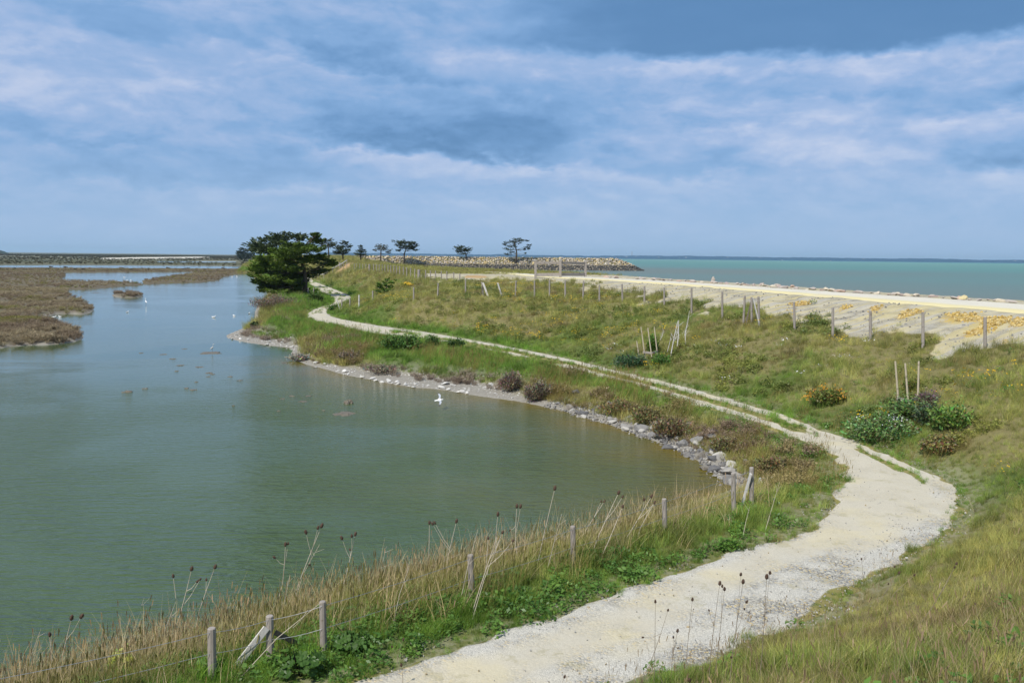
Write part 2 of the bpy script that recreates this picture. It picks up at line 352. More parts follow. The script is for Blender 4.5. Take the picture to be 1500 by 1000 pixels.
# centre cap
for nme, dta in (('gravel', gr), ('lush', lu), ('mud', mud), ('sand', np.maximum(sand, strip)), ('marsh', M['marsh']), ('shore', shore), ('tt', M['t'])): attr(tm, nme, dta)
DIRT = [np.array([tuple(G(*p))[:2] for p in pl]) for pl in ([(488,402),(498,400),(512,393),(524,385.5),(513,384.8),(502,391)], [(680,405),(695,403),(712,404),(712,407),(684,407.5)])]
attr(tm, 'dirt', np.max([sst(-1.5, 1.5, pdist(GX, GY, d_, True) * np.where(inside(GX, GY, d_), 1, -1)) for d_ in DIRT], 0))
attr(tm, 'ochre', np.max([np.where((GX > 10) & (GX < 36) & (GY > 30) & (GY < 80), sst(-.9, .9, pdist(GX, GY, d_, True) * np.where(inside(GX, GY, d_), 1, -1)), 0) for d_ in OCH], 0))
attr(tm, 'far', sst(330, 700, np.hypot(GX, GY)))
attr(tm, 'edge', sst(1.3, .1, -PC) * (PC > -5))

def pebbles(t, P, s=1.0):
    """albedo and height of loose pale gravel"""
    ca = t.vor(P, 22 * s, out='Color'); va = t.vor(P, 22 * s)
    cb = t.vor(P, 58 * s, out='Color'); vb = t.vor(P, 58 * s)
    sa = t.node('ShaderNodeSeparateColor'); t.l.new(ca, sa.inputs[0]); sb = t.node('ShaderNodeSeparateColor'); t.l.new(cb, sb.inputs[0])
    col = t.mix(sa.outputs[0], (.22, .215, .20), (.52, .50, .43)); col = t.mix(t.rng(sa.outputs[1], .78, .9), col, (.50, .40, .22)); col = t.mix(t.rng(sa.outputs[2], .86, .92), col, (.2, .2, .195))
    col2 = t.mix(sb.outputs[0], (.33, .32, .285), (.60, .575, .50))
    big = t.rng(t.noise(P, .9, 3), .42, .6)
    c = t.mix(big, col2, col)
    h = t.math('SUBTRACT', 1, t.math('MULTIPLY', va, t.math('MULTIPLY', big, 1.4)))
    h = t.math('ADD', h, t.math('MULTIPLY', vb, -.35))
    return c, h
m_ground, t = mat('ground')
P = t.node('ShaderNodeTexCoord').outputs['Object']
nA = t.noise(P, .8, 5, .65); nB = t.noise(P, 5, 4, .7); nC = t.noise(P, 26, 3, .7)
lus = t.rng(t.math('ADD', t.attr('lush'), t.math('MULTIPLY', t.math('SUBTRACT', nB, .5), .9)), .25, .75)
dry = t.mix(nB, (.10, .092, .034), (.25, .22, .10)); green = t.mix(nB, (.045, .075, .016), (.11, .155, .035))
c = t.mix(lus, dry, green)
c = t.mix(t.rng(nC, .5, .72), c, t.mix(.5, c, (.26, .22, .12)))
mar = t.mix(nB, (.075, .062, .042), (.19, .16, .115)); mar = t.mix(t.rng(nA, .5, .7), mar, (.12, .125, .05)); mar = t.mix(t.attr('far'), mar, t.mix(nA, (.05, .055, .03), (.12, .12, .07))); c = t.mix(t.attr('marsh'), c, mar)
mu = t.mix(nB, (.14, .13, .11), (.38, .355, .305)); mu = t.mix(t.rng(t.vor(P, 3.2), .16, .09), mu, (.55, .53, .49)); c = t.mix(t.attr('mud'), c, mu)
pc, ph = pebbles(t, P, .8)
streak = t.node('ShaderNodeCombineXYZ', {0: t.math('MULTIPLY', t.vm('DOT_PRODUCT', P, (.93, .36, 0), 1), .22), 1: t.math('MULTIPLY', t.vm('DOT_PRODUCT', P, (-.36, .93, 0), 1), 1.7)}).outputs[0]
oc = t.rng(t.noise(t.vm('MULTIPLY', P, (1, .45, 1)), .42, 3, .6), .56, .63)
pg = t.mix(t.rng(t.math('ADD', t.attr('ochre'), t.math('ADD', t.math('MULTIPLY', t.math('SUBTRACT', nC, .5), 1.3), t.math('MULTIPLY', t.math('SUBTRACT', nB, .5), 1.6))), .42, .62), t.mix(.42, pc, t.mix(t.rng(t.noise(streak, 1.0, 4, .65), .38, .6), (.24, .22, .175), (.44, .385, .25))), t.mix(nB, (.30, .19, .045), (.60, .44, .13)))
pg = t.mix(t.math('MULTIPLY', t.rng(t.noise(streak, .7, 4, .6), .44, .6), .72), pg, (.50, .43, .22))
c = t.mix(t.rng(t.math('ADD', t.attr('gravel'), t.math('MULTIPLY', t.math('SUBTRACT', nB, .5), .35)), .35, .62), c, pg)
eg = t.math('MULTIPLY', t.attr('edge'), t.rng(t.noise(P, 3.5, 4, .7), .40, .56)); c = t.mix(t.math('MULTIPLY', t.attr('edge'), .35), c, t.mix(nB, (.16, .145, .05), (.30, .26, .12))); c = t.mix(t.math('MULTIPLY', eg, .25), c, (.44, .41, .33))
c = t.mix(t.rng(t.math('ADD', t.attr('dirt'), t.math('MULTIPLY', t.math('SUBTRACT', nB, .5), .4)), .35, .6), c, t.mix(nB, (.36, .22, .09), (.50, .36, .2)))
c = t.mix(t.attr('shore'), c, t.mix(nB, (.10, .09, .075), (.34, .29, .22)))
c = t.mix(t.attr('sand'), c, (.55, .52, .45))
hh = t.math('ADD', t.math('MULTIPLY', nC, .5), t.math('ADD', nB, t.math('MULTIPLY', ph, t.attr('gravel'))))
principled(t, c, .95, t.bump(hh, .7, .06), .1)
link('ground', tm, m_ground); tag(bpy.data.objects['ground'], kind='structure')

# ------------------------------------------------------------------ water sheets from the same plan
def sub(mask, z, name):
    keep = mask[q].any(1); qq = q[keep]; ids, inv = np.unique(qq, return_inverse=True)
    me = mesh(name, np.stack([GX[ids], GY[ids], np.full(len(ids), z)], 1), inv.reshape(-1, 4), True); return me, ids
pm, ids = sub((M['o'] < 1.2) & (M['dl'] > 14), 0.0, 'pond_water')
shal = np.exp(-np.clip(-M['o'][ids] + (fbm(GX[ids] / 3, GY[ids] / 3, 61) - .5) * 4.5, 0, 99) / 3.2) * sst(-30, -12, GX[ids]) * sst(74, 62, GY[ids]) * sst(25, 31, GY[ids] + GX[ids] * .1)
attr(pm, 'shallow', shal)
m_pond, t = mat('pond_water')
P = t.node('ShaderNodeTexCoord').outputs['Object']
Pr = t.node('ShaderNodeMapping', {'Vector': P, 'Rotation': (0, 0, math.radians(-10)), 'Scale': (.6, 2.3, 1)}).outputs[0]
w1 = t.noise(Pr, 1.5, 3, .5, .35); w2 = t.noise(Pr, 4.4, 3, .5, .3); w3 = t.noise(Pr, .35, 2, .5)
calm = t.rng(t.math('ADD', t.noise(t.vm('MULTIPLY', P, (.55, .9, 1)), .06, 4, .6, .6), t.math('MULTIPLY', t.noise(t.vm('MULTIPLY', P, (.35, 1.4, 1)), .25, 3, .6), .12)), .52, .64)
hgt = t.math('ADD', t.math('MULTIPLY', w1, 1.0), t.math('MULTIPLY', w2, .5))
yy = t.node('ShaderNodeSeparateXYZ', {'Vector': P}).outputs[1]
lee = t.rng(yy, 72, 24)                                   # wind reaches the open water, the far bank lies sheltered
st = t.math('MULTIPLY', t.math('SUBTRACT', 1, t.math('MULTIPLY', calm, .6)), .62)
st = t.math('MULTIPLY', st, t.math('ADD', .07, t.math('MULTIPLY', lee, .93)))
nrm = t.bump(hgt, st, .36)
cc = t.mix(t.noise(P, .12, 3), (.044, .076, .026), (.062, .100, .036))
cc = t.mix(t.attr('shallow'), cc, (.135, .098, .008))
principled(t, cc, t.math('ADD', .07, t.math('MULTIPLY', lee, .09)), nrm, .5, IOR=1.33)
link('pond', pm, m_pond); tag(bpy.data.objects['pond'], kind='structure')
sm_, ids = sub(M['dl'] < 3.5, ZS, 'sea_water')
attr(sm_, 'off', -M['dl'][ids])
m_sea, t = mat('sea_water')
P = t.node('ShaderNodeTexCoord').outputs['Object']
off = t.math('MULTIPLY', t.attr('off'), t.math('ADD', .45, t.noise(t.vm('MULTIPLY', P, (.3, 1, 1)), .004, 4, .65)))
s2 = t.node('ShaderNodeValToRGB'); t.put(s2.inputs[0], t.math('DIVIDE', t.math('LOGARITHM', t.math('MAXIMUM', off, 1.), 10.), 4.2))
e = s2.color_ramp.elements; e[0].position = .42; e[0].color = (.14, .18, .17, 1); e[1].position = .98; e[1].color = (.03, .16, .21, 1)
for p, cx in ((.5, (.125, .19, .185)), (.57, (.11, .21, .205)), (.63, (.105, .225, .21)), (.70, (.12, .24, .22)), (.79, (.125, .265, .235)), (.855, (.085, .25, .235)), (.89, (.04, .165, .19))):
    k = s2.color_ramp.elements.new(p); k.color = (*cx, 1)
Ps = t.vm('MULTIPLY', P, (.5, 1, 1))
nrm = t.bump(t.math('ADD', t.noise(Ps, .5, 4, .6), t.math('MULTIPLY', t.noise(Ps, 2.5, 2), .3)), .8, .5)
principled(t, s2.outputs[0], .5, nrm, .12, IOR=1.33)
link('sea', sm_, m_sea); tag(bpy.data.objects['sea'], kind='structure')

# ------------------------------------------------------------------ the gravel path and the crest road as sheets of their own
def resample(p, n):
    s = np.concatenate([[0], np.cumsum(np.hypot(*np.diff(p, axis=0).T))]); u = np.linspace(0, s[-1], n)
    return np.stack([np.interp(u, s, p[:, 0]), np.interp(u, s, p[:, 1])], 1)
def refine(L, R, step):
    aL, aR = [L[0]], [R[0]]
    for i in range(len(L) - 1):
        m = (L[i] + L[i + 1] + R[i] + R[i + 1]) / 4; d = max(np.hypot(*m), 8)
        ln = max(np.hypot(*(L[i + 1] - L[i])), np.hypot(*(R[i + 1] - R[i]))); k = max(1, int(ln / (step * d)))
        for j in range(1, k + 1):
            aL.append(L[i] + (L[i + 1] - L[i]) * j / k); aR.append(R[i] + (R[i + 1] - R[i]) * j / k)
    return np.array(aL), np.array(aR)
L2, R2 = refine(PL, PR, .006)
NC = 36
us = np.concatenate([[-.09, -.04], np.linspace(0, 1, NC), [1.04, 1.09]])
PX = L2[:, None, :] * (1 - us)[None, :, None] + R2[:, None, :] * us[None, :, None]
eu = np.clip(1 - np.minimum(us, 1 - us) / .22, 0, 1.2)[None, :] * np.where(us < .5, -1, 1)[None, :]
lat = (R2 - L2) / np.hypot(*(R2 - L2).T)[:, None]
jit = ((fbm(PX[..., 0] / .9, PX[..., 1] / .9, 141, 3) - .5) * 1.0 + (fbm(PX[..., 0] / 3, PX[..., 1] / 3, 143, 2) - .5) * .7) * sst(75, 45, PX[..., 1])
PX = PX + lat[:, None, :] * (jit * eu * np.where(us < .5, 1, -1)[None, :] * np.where(us < .5, -1, 1)[None, :])[..., None]
px_, py_ = PX[..., 0].ravel(), PX[..., 1].ravel()
UU = np.tile(us, len(L2))
def path_gravel(x, y, u):
    """where the path is bare gravel, where grass has closed over it"""
    n = fbm(x / .9, y / .9, 71, 3); n2 = fbm(x / 3.5, y / 3.5, 73, 2)
    near = sst(38, 33, y); far = sst(70, 82, y)
    rt = sst(.54, .66, u + (n - .5) * .12) * sst(1.04, .97, u + (n - .5) * .06)
    lt = sst(.38, .28, u + (n - .5) * .25) * sst(.35, .55, n2 + .06 + .5 * sst(56, 44, y) - .1 * sst(52, 70, y))
    mid = np.maximum(rt, lt)
    full = 1 - .9 * sst(.56, .68, n2 * .6 + n * .4) * sst(.12, .3, u) * sst(.85, .6, u) * far
    edge = sst(-.02, .11, u + (n - .5) * .22) * sst(1.02, .9, u + (n - .5) * .18 + sst(24, 30, y) * .10 * (n2 - .2) * near)
    g = np.where(y < 36, near, 0) + np.where(y < 36, (1 - near), 1 - far) * mid + far * full
    g = g * (1 - .85 * sst(.45, .57, fbm(x / 1.0, y / 2.2, 75, 3)) * sst(.52, .60, u) * sst(.80, .70, u) * sst(23, 29, y) * sst(42, 37, y)) * (1 - .6 * sst(.48, .6, fbm(x / .7, y / 1.6, 78, 3)) * sst(.84, .9, u) * sst(21, 27, y) * sst(42, 37, y))
    return np.clip(g * edge, 0, 1)
pg_ = path_gravel(px_, py_, UU)
dpth = np.hypot(px_, py_)
pz = H(px_, py_, False)['z'] + .012 + .0003 * dpth
edge_u = np.minimum(UU, 1 - UU)
pz = pz - np.where(edge_u < -.001, .10 + .004 * dpth, 0) - sst(.10, 0, edge_u) * .03 + (fbm(px_ / .8, py_ / .8, 81) - .5) * .03 * sst(60, 30, dpth)
# two worn wheel tracks
pz -= .022 * (np.exp(-((UU - .27) / .1) ** 2) + np.exp(-((UU - .75) / .1) ** 2))
k = len(us); ii = np.arange(len(L2) * k).reshape(-1, k)
pq = np.stack([ii[:-1, :-1], ii[:-1, 1:], ii[1:, 1:], ii[1:, :-1]], -1).reshape(-1, 4)
ptm = mesh('path', np.stack([px_, py_, pz], 1), pq, True); attr(ptm, 'gravel', pg_); attr(ptm, 'u', UU)
m_path, t = mat('path_gravel')
P = t.node('ShaderNodeTexCoord').outputs['Object']
pc, ph = pebbles(t, P, 1.0)
U = t.attr('u')
wear = t.math('ADD', t.math('ADD', t.rng(t.math('ABSOLUTE', t.math('SUBTRACT', U, .34)), .34, .08), t.rng(t.math('ABSOLUTE', t.math('SUBTRACT', U, .68)), .14, .02, 0., .6)), t.math('MULTIPLY', t.math('SUBTRACT', t.noise(P, .45, 4), .5), 2.4))
yy = t.node('ShaderNodeSeparateXYZ', {'Vector': P}).outputs[1]
fine = t.mix(t.noise(P, 14, 4, .7), (.40, .365, .28), (.545, .50, .39)); fine = t.mix(t.math('MULTIPLY', t.rng(t.noise(P, .7, 3), .5, .68), .5), fine, (.56, .49, .30))
wear = t.math('ADD', wear, t.rng(yy, 20, 26, -.05, .75))
wf = t.rng(wear, .2, 1.0)
g = t.mix(t.math('MULTIPLY', wf, .8), pc, fine)
nB = t.noise(P, 6, 4, .7)
gg = t.mix(nB, (.15, .135, .045), (.33, .29, .12)); gg = t.mix(t.rng(t.noise(P, 3, 4), .45, .65), gg, (.13, .15, .04))
msk = t.rng(t.math('ADD', t.attr('gravel'), t.math('MULTIPLY', t.math('SUBTRACT', nB, .5), .55)), .38, .60)
c = t.mix(msk, gg, g)
c = t.mix(t.math('MULTIPLY', t.rng(t.noise(P, 1.1, 5, .7), .58, .66), .4), c, (.30, .27, .15))
principled(t, c, .95, t.bump(t.math('ADD', t.math('MULTIPLY', ph, t.math('SUBTRACT', 1, t.math('MULTIPLY', wf, .75))), t.math('MULTIPLY', nB, .3)), .8, .03), .1)
link('path', ptm, m_path); tag(bpy.data.objects['path'], kind='structure')

RN = smooth([(23, 18), (26.5, 35)] + [un(p, q, ZR) for p, q in [(1500,459),(1340,447),(1180,433),(1060,423),(940,414),(850,409),(790,406)]] + [(-1.5, 146), (-5, 154)], 1)
RF = smooth([(33, 18), (34.5, 38)] + sfar + [un(800, 404, ZR), (1.5, 149), (-4, 157)], 1)
n = 90; RN2 = resample(RN, n); RF2 = resample(RF, n)
us = np.linspace(-.05, 1.05, 12)
PX = RN2[:, None, :] * (1 - us)[None, :, None] + RF2[:, None, :] * us[None, :, None]
x_, y_ = PX[..., 0].ravel(), PX[..., 1].ravel(); uu = np.tile(us, n)
z_ = H(x_, y_, False)['z']; z_ = np.where((uu < 0) | (uu > 1), z_ - .35, z_ + .10 - sst(.12, 0, np.minimum(uu, 1 - uu)) * .1)
ii = np.arange(n * 12).reshape(-1, 12); pq = np.stack([ii[:-1, :-1], ii[:-1, 1:], ii[1:, 1:], ii[1:, :-1]], -1).reshape(-1, 4)
rdm = mesh('road', np.stack([x_, y_, z_], 1), pq, True); attr(rdm, 'u', uu)
m_road, t = mat('road_gravel'); P = t.node('ShaderNodeTexCoord').outputs['Object']
c = t.mix(t.noise(P, 3, 5, .7), (.50, .47, .39), (.66, .625, .52)); c = t.mix(t.rng(t.math('ADD', t.attr('u'), t.math('MULTIPLY', t.math('SUBTRACT', t.noise(P, .6, 3), .5), .25)), .34, .12), c, (.60, .53, .30))
c = t.mix(t.math('MULTIPLY', t.rng(t.noise(P, .35, 4), .55, .7), .5), c, (.45, .42, .36))
principled(t, c, .95, t.bump(t.noise(P, 12, 3), .5, .03), .1)
link('road', rdm, m_road); tag(bpy.data.objects['road'], kind='structure')
# ------------------------------------------------------------------ leaf materials
def leaf_mat(name, inst=True, trans=.3, base=(1, 1, 1), rough=.7, var=.35):
    m, t = mat(name)
    b = t.attr('bv')
    if inst: c = t.attr('tint', 'INSTANCER', 'Color')
    else:
        r = t.node('ShaderNodeRGB'); r.outputs[0].default_value = (*base, 1); c = r.outputs[0]
    c = t.vm('MULTIPLY', c, t.attr('bc', out='Color'))
    d = t.node('ShaderNodeBsdfDiffuse', {'Color': c}); tr = t.node('ShaderNodeBsdfTranslucent', {'Color': c})
    gl = t.node('ShaderNodeBsdfGlossy', {'Color': (1, 1, 1), 'Roughness': .45})
    mx = t.node('ShaderNodeMixShader', {0: trans}); t.l.new(d.outputs[0], mx.inputs[1]); t.l.new(tr.outputs[0], mx.inputs[2])
    m2 = t.node('ShaderNodeMixShader', {0: .02}); t.l.new(mx.outputs[0], m2.inputs[1]); t.l.new(gl.outputs[0], m2.inputs[2])
    t.l.new(m2.outputs[0], t.out.inputs[0]); return m
m_blade = leaf_mat('blade')
def bc_attr(me, cols):
    a = me.attributes.new('bc', 'FLOAT_COLOR', 'POINT')
    c = np.ones((len(cols), 4), np.float32); c[:, :3] = cols; a.data.foreach_set('color', c.ravel())
class Tuft:
    """grass blades, stems, leaves and flower dots gathered in one clump mesh"""
    def __init__(s, seed): s.v = []; s.f = []; s.c = []; s.r = random.Random(seed)
    def quad(s, ps, c):
        b = len(s.v); s.v += [tuple(p) for p in ps]; s.c += [c] * len(ps); s.f.append(tuple(range(b, b + len(ps))))
    def blade(s, x, y, h, w, lean, ang, c, curve=.5, tip=None, segs=3):
        cx, cy = math.cos(ang), math.sin(ang); a2 = s.r.uniform(0, 2 * PI); wx, wy = math.cos(a2) * w / 2, math.sin(a2) * w / 2
        b = len(s.v)
        for i in range(segs + 1):
            u = i / segs; o = lean * h * (u * (1 - curve) + u * u * curve); z = h * u * (1 - .25 * lean * u)
            k = 1 - u * .75 if i < segs else .12
            cc = tuple(q * (.62 + .38 * min(1, u * 1.6)) for q in c) if False else c
            s.v += [(x + cx * o - wx * k, y + cy * o - wy * k, z), (x + cx * o + wx * k, y + cy * o + wy * k, z)]; s.c += [cc, cc]
        for i in range(segs): s.f.append((b + 2 * i, b + 2 * i + 1, b + 2 * i + 3, b + 2 * i + 2))
        return (x + cx * o, y + cy * o, z)
    def leaf(s, p, sz, c, n=None):
        r = s.r; a = Vector((r.gauss(0, 1), r.gauss(0, 1), r.gauss(0, .5))).normalized()
        b = a.cross(Vector((r.gauss(0, .5), r.gauss(0, .5), 1))).normalized(); P = Vector(p)
        s.quad([P - a * sz, P - b * sz * .55 - a * .1 * sz, P + a * sz, P + b * sz * .55 + a * .1 * sz], c)
    def build(s, name, mat):
        me = mesh(name, s.v, s.f); bc_attr(me, s.c); me.materials.append(mat); return bpy.data.objects.new(name, me)
def jc(r, a, b=None, v=.12):
    u = r.random(); c = a if b is None else tuple(p + (q - p) * u for p, q in zip(a, b)); k = 1 + r.uniform(-v, v); return tuple(q * k for q in c)
def meadow(seed, n, R, h0, h1, w, straw, lean=.35, wind=.25):
    t = Tuft(seed); r = t.r
    for i in range(n):
        q = R * math.sqrt(r.random()); a = r.uniform(0, 2 * PI); dry = r.random() < straw
        c = jc(r, (1.45, 1.30, 1.1), (1.0, .98, .85)) if dry else jc(r, (.75, .95, .7), (1.05, 1.1, 1))
        ang = r.uniform(0, 2 * PI) if r.random() > wind else r.gauss(.3, .5)
        t.blade(q * math.cos(a), q * math.sin(a), r.uniform(h0, h1) * (1.15 if dry else 1), w * r.uniform(.7, 1.3), abs(r.gauss(lean, .25)), ang, c, .6)
    return t
def reed(seed, n, R, h0, h1, w, heads=.2):
    t = Tuft(seed); r = t.r
    for i in range(n):
        q = R * math.sqrt(r.random()); a = r.uniform(0, 2 * PI); c = jc(r, (.95, .86, .7), (1.25, 1.1, .85), .2)
        if r.random() < .12: c = jc(r, (.7, .62, .6), (.9, .75, .62))
        h = r.uniform(h0, h1); ang = r.gauss(.35, .9)
        tp = t.blade(q * math.cos(a), q * math.sin(a), h, w * r.uniform(.6, 1.4), abs(r.gauss(.42, .28)), ang, c, .45)
        if r.random() < heads:
            hc = jc(r, (.72, .58, .5), (1.0, .82, .68)); aa = r.gauss(.35, .6)
            for k in range(2): t.blade(tp[0] + r.gauss(0, .008), tp[1] + r.gauss(0, .008), .0, .0, 0, 0, hc, segs=1) if False else t.quad([(tp[0] - .006, tp[1], tp[2] - .10), (tp[0] + .006, tp[1] + .004, tp[2] - .10), (tp[0] + .010 * math.cos(aa) + .012, tp[1] + .01, tp[2] + .02 + .02 * k), (tp[0] + .006, tp[1], tp[2] + .05 + .03 * k)], hc)
    return t
def weeds(seed, n, R, h, sz):
    t = Tuft(seed); r = t.r
    for i in range(n):
        q = R * math.sqrt(r.random()); a = r.uniform(0, 2 * PI); z = h * r.random() ** .7 * (1.1 - q / R * .5)
        t.leaf((q * math.cos(a), q * math.sin(a), z + .02), sz * r.uniform(.6, 1.3), jc(r, (.75, .9, .7), (1.25, 1.2, 1.1)))
    for i in range(n // 5):
        a = r.uniform(0, 2 * PI); t.blade(R * .6 * r.random() * math.cos(a), R * .6 * math.sin(a) * r.random(), h * r.uniform(.6, 1.1), .008, .3, a, (.8, 1, .7))
    return t
def scrub(seed, n, R, h, tw=.009):
    t = Tuft(seed); r = t.r
    for i in range(n):
        a = r.uniform(0, 2 * PI); q = R * .45 * math.sqrt(r.random()); x, y = q * math.cos(a), q * math.sin(a)
        hh = h * r.uniform(.55, 1.05) * (1 - .35 * q / R); c = jc(r, (.8, .72, .68), (1.25, 1.1, 1.0), .2)
        e = t.blade(x, y, hh, tw * r.uniform(.7, 1.6), r.uniform(.1, .75), a + r.gauss(0, .5), c, .4, segs=2)
        for k in range(3):
            u = r.uniform(.4, 1); t.leaf((x + (e[0] - x) * u, y + (e[1] - y) * u, e[2] * u), .035 * r.uniform(.7, 1.5), jc(r, (.75, .72, .62), (1.2, 1.1, .95), .2))
    return t
def flowers(seed, n, R, h, sz, col):
    t = Tuft(seed); r = t.r
    for i in range(n):
        q = R * math.sqrt(r.random()); a = r.uniform(0, 2 * PI); hh = h * r.uniform(.6, 1.1)
        e = t.blade(q * math.cos(a), q * math.sin(a), hh, .006, .25, a, (.16, .22, .08))
        b = len(t.v); k = 6; s = sz * r.uniform(.7, 1.3); tx, ty = r.gauss(0, .4), r.gauss(-.35, .3)
        for j in range(k):
            u, v = math.cos(2 * PI * j / k) * s, math.sin(2 * PI * j / k) * s; t.v.append((e[0] + u, e[1] + v, e[2] + .01 - u * tx - v * ty)); t.c.append(jc(r, col))
        t.f.append(tuple(range(b, b + k)))
    return t
def proto(ts, name): return [x.build(name, m_blade) for x in ts]

def scatter(name, protos, pts, rot, scl, pid, tint, label, cat):
    c = bpy.data.collections.new(name + ' clumps')
    for i, p in enumerate(protos): p.name = '%s clump %02d' % (name, i); c.objects.link(p)
    me = bpy.data.meshes.new(name); me.vertices.add(len(pts)); me.vertices.foreach_set('co', np.asarray(pts, np.float32).ravel())
    for nm, ty, d in (('rot', 'FLOAT_VECTOR', rot), ('tint', 'FLOAT_VECTOR', tint)):
        a = me.attributes.new(nm, ty, 'POINT'); a.data.foreach_set('vector', np.asarray(d, np.float32).ravel())
    attr(me, 'scl', scl); a = me.attributes.new('pid', 'INT', 'POINT'); a.data.foreach_set('value', np.asarray(pid, np.int32)); me.update()
    o = link(name, me); tag(o, label, cat, kind='stuff')
    ng = bpy.data.node_groups.new(name, 'GeometryNodeTree'); ng.interface.new_socket('Geometry', in_out='INPUT', socket_type='NodeSocketGeometry'); ng.interface.new_socket('Geometry', in_out='OUTPUT', socket_type='NodeSocketGeometry')
    N = ng.nodes; L = ng.links; gi = N.new('NodeGroupInput'); go = N.new('NodeGroupOutput')
    ci = N.new('GeometryNodeCollectionInfo'); ci.inputs['Collection'].default_value = c; ci.inputs['Separate Children'].default_value = True; ci.inputs['Reset Children'].default_value = True
    ip = N.new('GeometryNodeInstanceOnPoints'); ip.inputs['Pick Instance'].default_value = True
    def na(nm, ty):
        k = N.new('GeometryNodeInputNamedAttribute'); k.data_type = ty; k.inputs['Name'].default_value = nm; return k.outputs['Attribute']
    L.new(gi.outputs[0], ip.inputs['Points']); L.new(ci.outputs[0], ip.inputs['Instance']); L.new(na('pid', 'INT'), ip.inputs['Instance Index'])
    L.new(na('rot', 'FLOAT_VECTOR'), ip.inputs['Rotation']); L.new(na('scl', 'FLOAT'), ip.inputs['Scale']); L.new(ip.outputs[0], go.inputs[0])
    md = o.modifiers.new('clumps', 'NODES'); md.node_group = ng
    return o

# ------------------------------------------------------------------ where things grow
def field(a0, a1, r0_, r1_, dens):
    """random ground points in a ring sector, dens per square metre"""
    A = math.radians(a1 - a0) * (r1_ ** 2 - r0_ ** 2) / 2; n = int(A * dens)
    th = np.radians(rng.uniform(a0, a1, n)); r = np.sqrt(rng.uniform(r0_ ** 2, r1_ ** 2, n)); return r * np.sin(th), r * np.cos(th)
def u_of(x, y):                            # cross position on the path, 0 left edge .. 1 right edge (outside: <0 or >1)
    s = pdist(x, y, PL); s2 = pdist(x, y, PR); i = inside(x, y, PATHPOLY)
    u = s / (s + s2 + 1e-9); return np.where(i, u, np.where(s < s2, -s, 1 + s2)), i
RECS = {}
def add(kind, x, y, z, scl, tint, lean=.12, pid=None, np_=1):
    n = len(x)
    if not n: return
    rot = np.stack([rng.normal(0, lean, n), rng.normal(0, lean, n), rng.uniform(-.5, .5, n) if kind in ('reed',) else rng.uniform(0, 2 * PI, n)], 1)
    RECS.setdefault(kind, []).append((np.stack([x, y, z], 1), rot, scl, rng.integers(0, np_, n) if pid is None else pid, tint))
def mixc(u, a, b): return np.asarray(a)[None] * (1 - u[:, None]) + np.asarray(b)[None] * u[:, None]
sectors = [(-62, 66, 1.6, 14, 70), (-48, 50, 14, 24, 60), (-42, 40, 24, 40, 32), (-36, 34, 40, 70, 15), (-34, 32, 70, 120, 6.5), (-34, 20, 120, 210, 2.6), (-34, 12, 210, 480, .75)]
